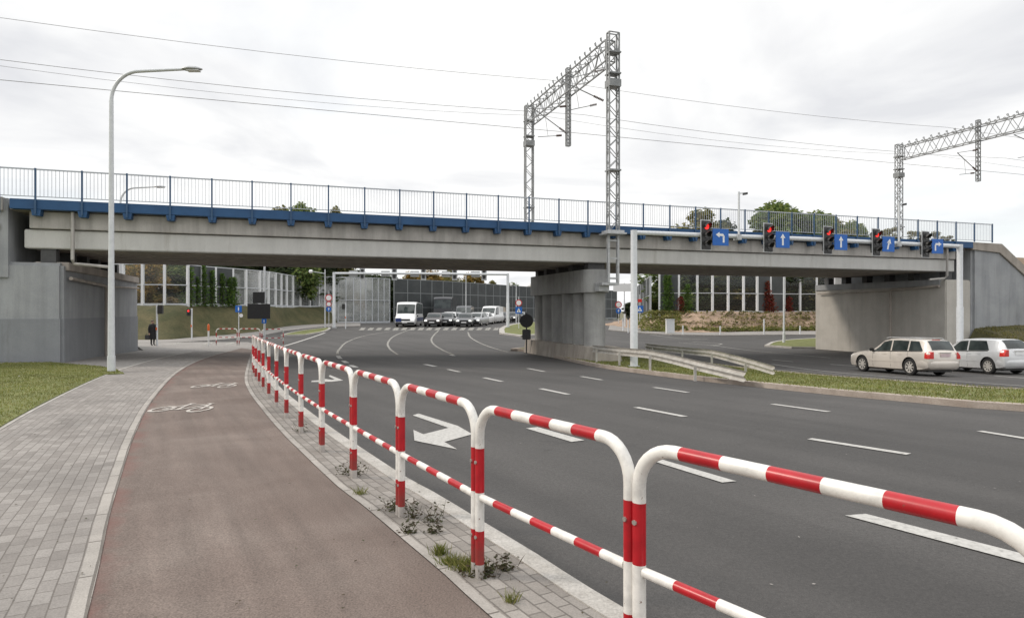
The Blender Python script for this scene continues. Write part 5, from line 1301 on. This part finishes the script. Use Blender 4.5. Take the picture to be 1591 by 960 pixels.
    for x in wx:
        for sd in (-1, 1):
            w = thing('wheel', None, None); w.parent = t; w.location = (x, sd*(hw-.115), wr)
            tb = MB(); n = 30
            pr_ = [(-.1, wr*.68), (-.105, wr*.9), (-.085, wr*.985), (-.05, wr), (.05, wr), (.085, wr*.985), (.105, wr*.9), (.1, wr*.68)]
            for k in range(n):
                a = 2*PI*k/n
                for (y, r_) in pr_: tb.v.append((r_*math.cos(a), y, r_*math.sin(a)))
            for k in range(n):
                for j in range(8): tb.f.append((k*8+j, k*8+(j+1) % 8, ((k+1) % n)*8+(j+1) % 8, ((k+1) % n)*8+j)); tb.m.append(0)
            tb.build('tyre', 'tyre', w, smooth=True)
            rb = MB(); R0 = wr*.69
            if detail:
                rb.tube([(0, sd*.01, 0), (0, sd*.015, 0)], R0, 28, m=1); ns = P_.get('spokes', 7)
                for k in range(n):
                    a, b = 2*PI*k/n, 2*PI*(k+1)/n
                    rb.quad(*[(r_*math.cos(q_), sd*y_, r_*math.sin(q_)) for q_, r_, y_ in ((a, R0*.88, .085), (b, R0*.88, .085), (b, R0*1.02, .09), (a, R0*1.02, .09))])
                    rb.quad(*[(r_*math.cos(q_), sd*y_, r_*math.sin(q_)) for q_, r_, y_ in ((a, R0*.88, .085), (b, R0*.88, .085), (b, R0*.86, .02), (a, R0*.86, .02))])
                for k in range(ns):
                    a = 2*PI*k/ns; d_ = Vector((math.cos(a), 0, math.sin(a))); e_ = Vector((-math.sin(a), 0, math.cos(a)))
                    rb.prism([(.03, -.032), (R0*.9, -.024), (R0*.9, .024), (.03, .032)], Vector((0, sd*.05, 0)), d_, e_, Vector((0, sd*.03, 0)))
                rb.tube([(0, sd*.04, 0), (0, sd*.09, 0)], .055, 14)
            else: rb.tube([(0, sd*.05, 0), (0, sd*.09, 0)], [R0, R0*.85], 16)
            rb.build('rim', ['rim', 'tyre'], w, smooth=False)
    return t, patch, arc, prof
WAG = dict(L=4.72, hw=.885, wr=.342, wx=(-1.33, 1.42), spokes=8,
  st=[(-2.36, .46, .80, .86, .86, .70), (-2.34, .40, .90, .92, .93, .78), (-2.28, .30, .95, 1.01, .985, .79), (-2.16, .26, .955, 1.22, 1.0, .78), (-2.02, .23, .955, 1.39, 1.0, .77), (-1.86, .2, .955, 1.44, 1.0, .77), (-1.5, .19, .95, 1.46, 1.0, .78), (-.6, .18, .93, 1.485, 1.0, .79),
      (-.1, .18, .915, 1.47, 1.0, .78), (.24, .18, .905, 1.40, 1.0, .77), (.68, .18, .90, 1.14, 1.0, .80), (.98, .18, .893, .965, 1.0, .84), (1.5, .19, .865, .93, .995, .82), (1.95, .2, .80, .87, .975, .80), (2.17, .22, .73, .79, .93, .78), (2.27, .26, .64, .70, .86, .74), (2.33, .34, .52, .56, .76, .66)],
  win=[(-2.02, -1.28, .30, .0), (-1.20, -.34, .0, 0), (-.26, .82, 0, .60)], ws=(.32, .92), rw=(-2.265, -2.0))
HAT = dict(L=4.25, hw=.88, wr=.338, wx=(-1.28, 1.3), spokes=9,
  st=[(-2.12, .44, .78, .84, .86, .72), (-2.10, .36, .90, .94, .94, .78), (-2.04, .28, .97, 1.06, .985, .78), (-1.9, .24, .975, 1.28, 1.0, .76), (-1.74, .22, .975, 1.42, 1.0, .75), (-1.58, .19, .965, 1.46, 1.0, .76), (-1.0, .18, .945, 1.48, 1.0, .78),
      (-.3, .18, .925, 1.485, 1.0, .79), (.2, .18, .91, 1.45, 1.0, .78), (.55, .18, .905, 1.32, 1.0, .78), (1.0, .18, .89, 1.05, 1.0, .82), (1.2, .18, .87, .93, 1.0, .84), (1.55, .2, .83, .90, .985, .8), (1.86, .22, .74, .80, .94, .78), (2.02, .26, .64, .70, .86, .74), (2.1, .36, .5, .55, .76, .66)],
  win=[(-1.34, -.26, .22, .0), (-.18, 1.0, 0, .66)], ws=(.52, 1.13), rw=(-2.03, -1.73))
M['paint_champ'] = carpaint('champagne_silver_paint', (.76, .70, .63), .25); M['paint_silver'] = carpaint('silver_paint', (.72, .73, .74), .25)
def near_car(P_, paint, label, loc, ang, name, plate):
    t, patch, arc, prof = car(label, P_, paint, name=name, cat='car')
    xr = P_['st'][0][0]
    # side trim, sills, shut lines, handles
    for side in (1, -1):
        patch('side_moulding', P_['wx'][0]+.42, P_['wx'][1]-.42, 3.25, 3.55, side, paint, .014, 10)
        patch('sill', P_['wx'][0]+.4, P_['wx'][1]-.4, 1.2, 2.0, side, 'trim', .006, 8)
        for x in ([-1.24, -.30, .74] if P_ is WAG else [-.22, .92]): patch('shut_line', x-.005, x+.005, 2.2, 6.0, side, 'trim', .003, 1, m=8)
        patch('window_trim', P_['win'][0][0]+.05, P_['win'][-1][1], 6.02, 6.15, side, 'trim', .006, 16)
        for x in ((-.32, -.85) if P_ is not WAG else (.02, -.84)):
            patch('door_handle', x-.09, x+.09, 4.72, 4.98, side, paint, .028, 3)
        m_ = MB(); xm = .72 if P_ is WAG else .9; y = .92*side
        m_.obox((xm, y+.03*side, .98), (.05, .02*side, 0), (0, .11, 0), (0, 0, .065)); m_.build('wing_mirror', 'trim' if P_ is WAG else paint, t, bevel=.03, smooth=True)
        # tail lamp wraps round the rear corner
        m_ = MB(); a = P_['hw']
        zt0, zt1 = (.70, .97) if P_ is WAG else (.76, 1.04)
        for i, x in enumerate((xr+.015, xr+.05, xr+.09, xr+.15, xr+.22)):
            for z in (zt0, (zt0+zt1)/2, zt1-(.06 if i == 4 else 0)):
                pr = prof(x+.02); w = float(np.interp(z, [p_[1] for p_ in pr[1:9]], [p_[0] for p_ in pr[1:9]])); m_.v.append((x-.01 if i == 0 else x, side*(w+.010), z))
        for i in range(4):
            for k in range(2): q = i*3+k; m_.f.append((q, q+1, q+4, q+3)); m_.m.append(0)
        b = len(m_.v)
        for z in (zt0, (zt0+zt1)/2, zt1): m_.v.append((xr-.012, side*(a*.70), z))
        for k in range(2): m_.f.append((k, k+1, b+k+1, b+k)); m_.m.append(0)
        tl = m_.build('tail_light', 'tail', t, smooth=True)
        m_ = MB(); m_.obox((xr+.12, side*(a*.965+.006), (zt0+zt1)/2), (.06, 0, 0), (0, .012, 0), (0, 0, .03)); m_.build('clear_lens', 'tail_clear', tl, bevel=.01)
        m_ = MB(); m_.obox((P_['st'][-1][0]-.16, side*a*.72, .66), (.10, -.03*side, 0), (.03, .12*side, 0), (0, 0, .06)); m_.build('headlight', 'head', t, bevel=.03, smooth=True)
        if P_ is WAG:
            m_ = MB(); m_.tube([(-1.75, side*.60, 1.455), (-1.65, side*.61, 1.50), (.0, side*.62, 1.515), (.15, side*.62, 1.48)], .017, 8); m_.build('roof_rail', 'galv', t, smooth=True)
    m_ = MB(); m_.obox((xr-.02, 0, .84 if P_ is WAG else .88), (.008, 0, 0), (0, .26, 0), (0, 0, .058)); m_.build('number_plate', plate, t)
    m_ = MB(); m_.obox((xr-.015, 0, .935 if P_ is WAG else .98), (.012, 0, 0), (0, .32, 0), (0, 0, .016)); m_.build('tailgate_strip', 'steel', t, bevel=.004)
    # bumper wraps round the tail
    m_ = MB(); pr_ = [(.34, -.03), (.38, .0), (.56, .018), (.61, .0), (.615, -.06), (.34, -.08)]
    path = [(xr+(.62 if P_ is WAG else .38), P_['hw']-.012), (xr+.32, P_['hw']+.005), (xr+.12, P_['hw']*.97), (xr+.02, P_['hw']*.86), (xr-.015, P_['hw']*.6), (xr-.03, 0)]
    path = path+[(x, -y) for x, y in path[-2::-1]]
    for i, (x, y) in enumerate(path):
        a_ = Vector(path[max(i-1, 0)]); b_ = Vector(path[min(i+1, len(path)-1)]); tt = (b_-a_).normalized(); nn = Vector((-tt.y, tt.x))*-1
        for z, o_ in pr_: m_.v.append((x+(-nn.x if False else nn.x)*o_, y+nn.y*o_, z))
    for i in range(len(path)-1):
        for k in range(6): m_.f.append((i*6+k, i*6+(k+1) % 6, (i+1)*6+(k+1) % 6, (i+1)*6+k)); m_.m.append(0)
    m_.build('rear_bumper', paint, t, smooth=True)
    m_ = MB(); m_.box(xr+.25, P_['st'][-1][0]-.3, -P_['hw']*.72, P_['hw']*.72, .17, .3); m_.build('underbody', 'trim', t)
    m_ = MB(); m_.tube([(xr+.12, .0, 1.02), (xr+.17, .25, 1.04)], .012, 6); m_.build('wiper', 'trim', t)
    if P_ is WAG: m_ = MB(); m_.obox((-1.88, 0, 1.435), (.05, 0, .0), (0, .2, 0), (0, 0, .012)); m_.build('brake_light', 'tail', t, bevel=.005)
    ca, sa = math.cos(ang), math.sin(ang); pf = Wz(loc[0]+ca, loc[1]+sa); pb = Wz(loc[0]-ca, loc[1]-sa); pr = Wz(loc[0]+sa, loc[1]-ca); pll = Wz(loc[0]-sa, loc[1]+ca)
    t.scale = (.94, .95, 1.05); t.location = (loc[0], loc[1], (pf+pb)/2+ROAD); t.rotation_euler = (math.atan2(pll-pr, 2)*1, -math.atan2(pf-pb, 2), ang)
    return t
# wagon: near rear wheel on the picture point (1415, 583), heading away to the left
hd = Vector((-.254, .967)); an = math.atan2(hd.y, hd.x); left = Vector((-hd.y, hd.x))
def place_by_wheel(P_, px, py):
    q = P(px, py, ROAD); c = Vector((q.x, q.y))-left*(P_['hw']-.1)*.95+hd*(-P_['wx'][0])*.94; return c
c = place_by_wheel(WAG, 1415, 583)
near_car(WAG, 'paint_champ', 'champagne silver estate car waiting at the gantry, rear view', c, an, 'estate_car', 'plate')
hd = Vector((-.22, .975)); hd.normalize(); an2 = math.atan2(hd.y, hd.x); left = Vector((-hd.y, hd.x))
c = place_by_wheel(HAT, 1537, 581)
near_car(HAT, 'paint_silver', 'silver hatchback beside the estate car, cut by the right edge', c, an2, 'hatchback_car', 'sign_white')
# vehicles queueing at the far gantry
SED = dict(L=4.5, hw=.88, wr=.32, wx=(-1.3, 1.35),
  st=[(-2.22, .3, .80, .84, .88, .75), (-2.1, .24, .93, .97, .97, .8), (-1.5, .2, .95, 1.02, 1, .8), (-.95, .18, .94, 1.38, 1, .74), (-.5, .18, .93, 1.44, 1, .76), (.25, .18, .91, 1.42, 1, .77), (.6, .18, .9, 1.3, 1, .78), (1.1, .18, .88, .95, 1, .84), (1.7, .2, .8, .86, .97, .8), (2.1, .26, .66, .72, .9, .74), (2.22, .36, .52, .56, .8, .64)],
  win=[(-1.0, .98, .35, .6)], ws=(.58, 1.06), rw=(-1.42, -1.0))
VAN = dict(L=5.2, hw=.98, wr=.34, wx=(-1.6, 1.65),
  st=[(-2.55, .3, 1.0, 1.9, .96, .9), (-2.45, .22, 1.02, 2.12, 1, .92), (-.5, .2, 1.02, 2.2, 1, .92), (.9, .2, 1.02, 2.15, 1, .9), (1.25, .2, 1.02, 1.95, 1, .88), (1.85, .2, 1.02, 1.25, 1, .88), (2.3, .24, .92, .98, .97, .84), (2.5, .3, .7, .74, .9, .8), (2.58, .4, .56, .6, .8, .7)],
  win=[(.0, 1.6, 0, .4)], ws=(1.27, 1.83), rw=(-2.52, -2.46))
BUS = dict(L=6.6, hw=1.08, wr=.36, wx=(-2.1, 2.1),
  st=[(-3.2, .3, 1.3, 2.5, .97, .92), (-3.1, .25, 1.3, 2.68, 1, .93), (.6, .22, 1.3, 2.78, 1, .93), (1.7, .22, 1.3, 2.72, 1, .92), (2.05, .22, 1.28, 2.5, 1, .9), (2.55, .22, 1.15, 1.42, 1, .88), (2.95, .24, 1.0, 1.1, .97, .84), (3.2, .3, .75, .8, .92, .8), (3.28, .4, .6, .64, .84, .74)],
  win=[(-2.9, -1.5, 0, 0), (-1.4, .0, 0, 0), (.1, 1.3, 0, 0), (1.4, 2.35, 0, .35)], ws=(2.06, 2.53), rw=(-3.18, -3.1))
TRK = dict(L=7, hw=1.2, wr=.48, wx=(-2.2, 2.2),
  st=[(-3.2, .5, 1.5, 3.25, 1, .98), (1.2, .5, 1.5, 3.3, 1, .98), (2.6, .45, 1.5, 3.25, 1, .95), (2.95, .4, 1.5, 3.05, 1, .94), (3.12, .4, 1.5, 1.75, 1, .94), (3.2, .4, 1.2, 1.3, .99, .9), (3.25, .5, .9, .95, .97, .88)],
  win=[(1.7, 2.7, 0, 0)], ws=(2.97, 3.11), rw=(-3.2, -3.19))
cols = {'white': (.80, .80, .80), 'dark': (.018, .018, .022), 'silver': (.36, .37, .38), 'grey': (.075, .078, .085), 'blue': (.03, .06, .22), 'tan': (.55, .45, .34), 'maroon': (.045, .032, .032)}
for k_, v_ in cols.items(): M['q_'+k_] = carpaint('queue_%s_paint' % k_, v_, .2, .3)
seen = {}
def queue_vehicle(P_, key, colr, px, Y, label, name, cat):
    t, patch, arc, prof = car(label, P_, 'q_'+colr, cat, name, 'vehicles queueing at the far gantry', detail=False)
    xf = P_['st'][-1][0]; hw = P_['hw']; zl = .62 if key in ('sed', 'hat') else .8
    for sd in (-1, 1):
        m_ = MB(); m_.obox((xf-.1, sd*hw*.70, zl), (.07, 0, 0), (0, .15, 0), (0, 0, .085)); m_.build('headlight', 'head', t, bevel=.03)
        m_ = MB(); m_.obox((.9 if key == 'sed' else xf-.9, sd*(hw+.09), zl+.4), (.04, 0, 0), (0, .09, 0), (0, 0, .07)); m_.build('wing_mirror', 'trim', t, bevel=.02)
    m_ = MB(); m_.obox((xf-.03, 0, zl-.04), (.035, 0, 0), (0, hw*.5, 0), (0, 0, .10)); m_.build('grille', 'trim', t, bevel=.01)
    m_ = MB(); m_.obox((xf-.02, 0, .38), (.06, 0, 0), (0, hw*.86, 0), (0, 0, .11)); m_.build('lower_bumper', 'trim', t, bevel=.01)
    m_ = MB(); m_.obox((xf+.045, 0, .47), (.006, 0, 0), (0, .26, 0), (0, 0, .055)); m_.build('number_plate', 'sign_white', t)
    q = Q(px, Y); yy = Y+xf; q = Vector((q.x*yy/Y, yy, 0)); a = -PI/2+random.uniform(-.03, .03)
    if px > 735: a -= R(12)
    t.scale = (1.13, 1.13, 1.13 if P_ is not BUS else 1.04); t.location = (q.x, q.y, Wz(q.x, q.y)+ROAD+.0); t.rotation_euler = (0, 0, a); return t
bus = queue_vehicle(BUS, 'bus', 'white', 636, 75.5, 'white minibus with a blue side stripe at the front left of the queue', 'minibus', 'minibus')
for sd in (1, -1):
    m_ = MB(); m_.box(-2.9, 2.0, sd*1.086-.004, sd*1.086+.004, .62, .98); m_.build('side_stripe', 'q_blue', bus)
m_ = MB(); m_.box(3.29, 3.31, -.95, -.35, .55, .95); m_.build('front_stripe', 'q_blue', bus)
Qs = [(SED, 'sed', 'maroon', 675.5, 75.8, 'dark maroon saloon car at the head of the queue right of the minibus', 'saloon_car', 'car'),
      (TRK, 'trk', 'dark', 692, 93, 'tall dark lorry behind the dark saloon car', 'lorry', 'lorry'),
      (HAT, 'hat', 'white', 699, 82, 'white hatchback in front of the dark lorry', 'hatchback_car', 'car'),
      (SED, 'sed', 'grey', 694, 78.5, 'grey car half hidden right of the leading dark saloon', 'saloon_car', 'car'),
      (SED, 'sed', 'grey', 723, 76, 'dark grey car leading the middle lane of the queue', 'saloon_car', 'car'),
      (VAN, 'van', 'grey', 722, 87, 'dark grey van behind the leading grey car', 'van', 'van'),
      (HAT, 'hat', 'silver', 741, 79.5, 'silver hatchback right of the leading dark grey car', 'hatchback_car', 'car'),
      (SED, 'sed', 'white', 752, 86, 'small white saloon car in the right lane of the queue', 'saloon_car', 'car'),
      (VAN, 'van', 'white', 764, 92, 'white van leading the far right of the queue', 'van', 'van'),
      (VAN, 'van', 'tan', 770, 104, 'tan van behind the white van in the queue', 'van', 'van'),
      (SED, 'sed', 'dark', 779, 98, 'dark car just right of the rear white van', 'saloon_car', 'car'),
      (SED, 'sed', 'white', 786, 106, 'distant white car left of the far gantry pole', 'saloon_car', 'car'),
      (SED, 'sed', 'dark', 797, 104, 'distant dark car right of the far gantry pole', 'saloon_car', 'car'),
      (SED, 'sed', 'silver', 809, 112, 'distant silver car behind the prohibition sign pole', 'saloon_car', 'car'),
      (SED, 'sed', 'silver', 708.5, 84, 'silver car wedged between the white hatchback and the grey van', 'saloon_car', 'car')]
for a_ in Qs: queue_vehicle(*a_)
# ------------------------------------------------------------------ person
def person():
    q = P(237, 537); t = thing('person', 'person in a long black coat waiting beside the white signal pole', 'person', q, R(60))
    J = {'pel': (0, 0, .92, .15, .12), 'chest': (0, 0, 1.28, .19, .13), 'neck': (0, .01, 1.44, .065, .06), 'head0': (0, .0, 1.52, .075, .085), 'head1': (0, -.01, 1.62, .085, .10), 'top': (0, 0, 1.69, .055, .06),
         'sl': (.19, 0, 1.38, .065, .065), 'el': (.25, .03, 1.10, .05, .05), 'wl': (.24, -.06, .86, .038, .038), 'hl': (.24, -.08, .78, .035, .025),
         'sr': (-.19, 0, 1.38, .065, .065), 'er': (-.26, .03, 1.10, .05, .05), 'wr': (-.26, -.04, .86, .038, .038), 'hr': (-.26, -.06, .78, .035, .025),
         'hipl': (.09, 0, .86, .10, .10), 'kl': (.10, -.01, .48, .065, .065), 'al': (.10, .02, .09, .045, .045), 'tl': (.11, -.14, .04, .04, .035),
         'hipr': (-.09, 0, .86, .10, .10), 'kr': (-.10, -.03, .48, .065, .065), 'ar': (-.10, -.02, .09, .045, .045), 'tr': (-.11, -.18, .04, .04, .035)}
    names = list(J); E = [('pel', 'chest'), ('chest', 'neck'), ('neck', 'head0'), ('head0', 'head1'), ('head1', 'top'), ('chest', 'sl'), ('sl', 'el'), ('el', 'wl'), ('wl', 'hl'), ('chest', 'sr'), ('sr', 'er'), ('er', 'wr'), ('wr', 'hr'),
         ('pel', 'hipl'), ('hipl', 'kl'), ('kl', 'al'), ('al', 'tl'), ('pel', 'hipr'), ('hipr', 'kr'), ('kr', 'ar'), ('ar', 'tr')]
    V = [J[n][:3] for n in names]; RR = [J[n][3:] for n in names]; EE = [(names.index(a), names.index(b)) for a, b in E]
    for hn, sx in (('hl', 1), ('hr', -1)):      # five fingers
        b = names.index(hn)
        for k in range(5):
            hx, hy, hz_ = J[hn][:3]; off = (k-1.5)*.018; ln_ = (.05, .075, .08, .072, .055)[k]
            if k == 0: p1_, p2_ = (hx-sx*.01, hy-.045, hz_-.0), (hx-sx*.015, hy-.06, hz_-.035)
            else: p1_, p2_ = (hx, hy+off, hz_-ln_*.55), (hx-sx*.012, hy+off-.004, hz_-ln_)
            i = len(V); V += [p1_, p2_]; RR += [(.010, .010), (.008, .008)]; EE += [(b, i), (i, i+1)]
    me = bpy.data.meshes.new('body'); me.from_pydata(V, EE, []); me.update()
    o = bpy.data.objects.new('body', me); C.objects.link(o)
    sk = o.modifiers.new('skin', 'SKIN'); sk.use_smooth_shade = True
    for i, r_ in enumerate(RR): me.skin_vertices[0].data[i].radius = r_
    me.skin_vertices[0].data[0].use_root = True
    sb = o.modifiers.new('sub', 'SUBSURF'); sb.levels = 1; sb.render_levels = 1
    bpy.context.view_layer.update(); dg = bpy.context.evaluated_depsgraph_get(); nm = bpy.data.meshes.new_from_object(o.evaluated_get(dg)); o.modifiers.clear(); o.data = nm
    nm.materials.clear(); nm.materials.append(M['skin']); nm.materials.append(M['coat'])
    for f in nm.polygons: f.material_index = 0 if (f.center.z > 1.44 or (f.center.z < .84 and abs(f.center.x) > .2 and f.center.z > .6)) else 1; f.use_smooth = True
    o.parent = t
    m_ = MB(); prof = [(.44, .25, .19), (.7, .24, .18), (.95, .215, .165), (1.15, .215, .16), (1.3, .235, .155), (1.4, .20, .13), (1.46, .09, .09)]
    for z, a, b in prof:
        for k in range(18): an_ = 2*PI*k/18; m_.v.append((a*math.cos(an_), b*math.sin(an_), z))
    for i in range(len(prof)-1):
        for k in range(18): m_.f.append((i*18+k, i*18+(k+1) % 18, (i+1)*18+(k+1) % 18, (i+1)*18+k)); m_.m.append(0)
    m_.build('coat', 'coat', t, smooth=True)
    m_ = MB()
    for i in range(7):
        for k in range(14): th = i/6*PI*.62; ph_ = 2*PI*k/14; m_.v.append((.098*math.sin(th)*math.cos(ph_), .015+.115*math.sin(th)*math.sin(ph_), 1.605+.115*math.cos(th)+(.05 if math.sin(ph_) < -.3 and i > 3 else 0)))
    for i in range(6):
        for k in range(14): m_.f.append((i*14+k, i*14+(k+1) % 14, (i+1)*14+(k+1) % 14, (i+1)*14+k)); m_.m.append(0)
    m_.build('hair', 'hair', t, smooth=True)
    for sx in (-1, 1):
        m_ = MB(); m_.tube([(sx*.03, -.098, 1.605), (sx*.03, -.104, 1.605)], .010, 8); m_.build('eye', 'black', t)
    m_ = MB(); m_.tube([(0, -.098, 1.60), (0, -.12, 1.575), (0, -.10, 1.565)], [.006, .014, .008], 8); m_.build('nose', 'skin', t, smooth=True)
    m_ = MB(); m_.tube([(-.02, -.094, 1.54), (.02, -.094, 1.54)], .005, 6); m_.build('mouth', 'hair', t)
    b_ = thing('shoulder_bag', 'dark bag held low by the person in the black coat', 'bag', q+Vector((-.28, -.1, .42)))
    m_ = MB(); m_.box(-.16, .16, -.06, .06, 0, .3); m_.build('bag_body', 'darkgrey', b_, bevel=.03)
    m_ = MB(); m_.tube([(-.1, 0, .28), (-.05, 0, .42), (.05, 0, .42), (.1, 0, .28)], .012, 6); m_.build('handle', 'darkgrey', b_)
person()
# anything left unused among the tree prototypes goes away
for k_, pr in protos.items():
    if k_ not in used:
        for c_ in kids(pr): bpy.data.objects.remove(c_)
        bpy.data.objects.remove(pr)
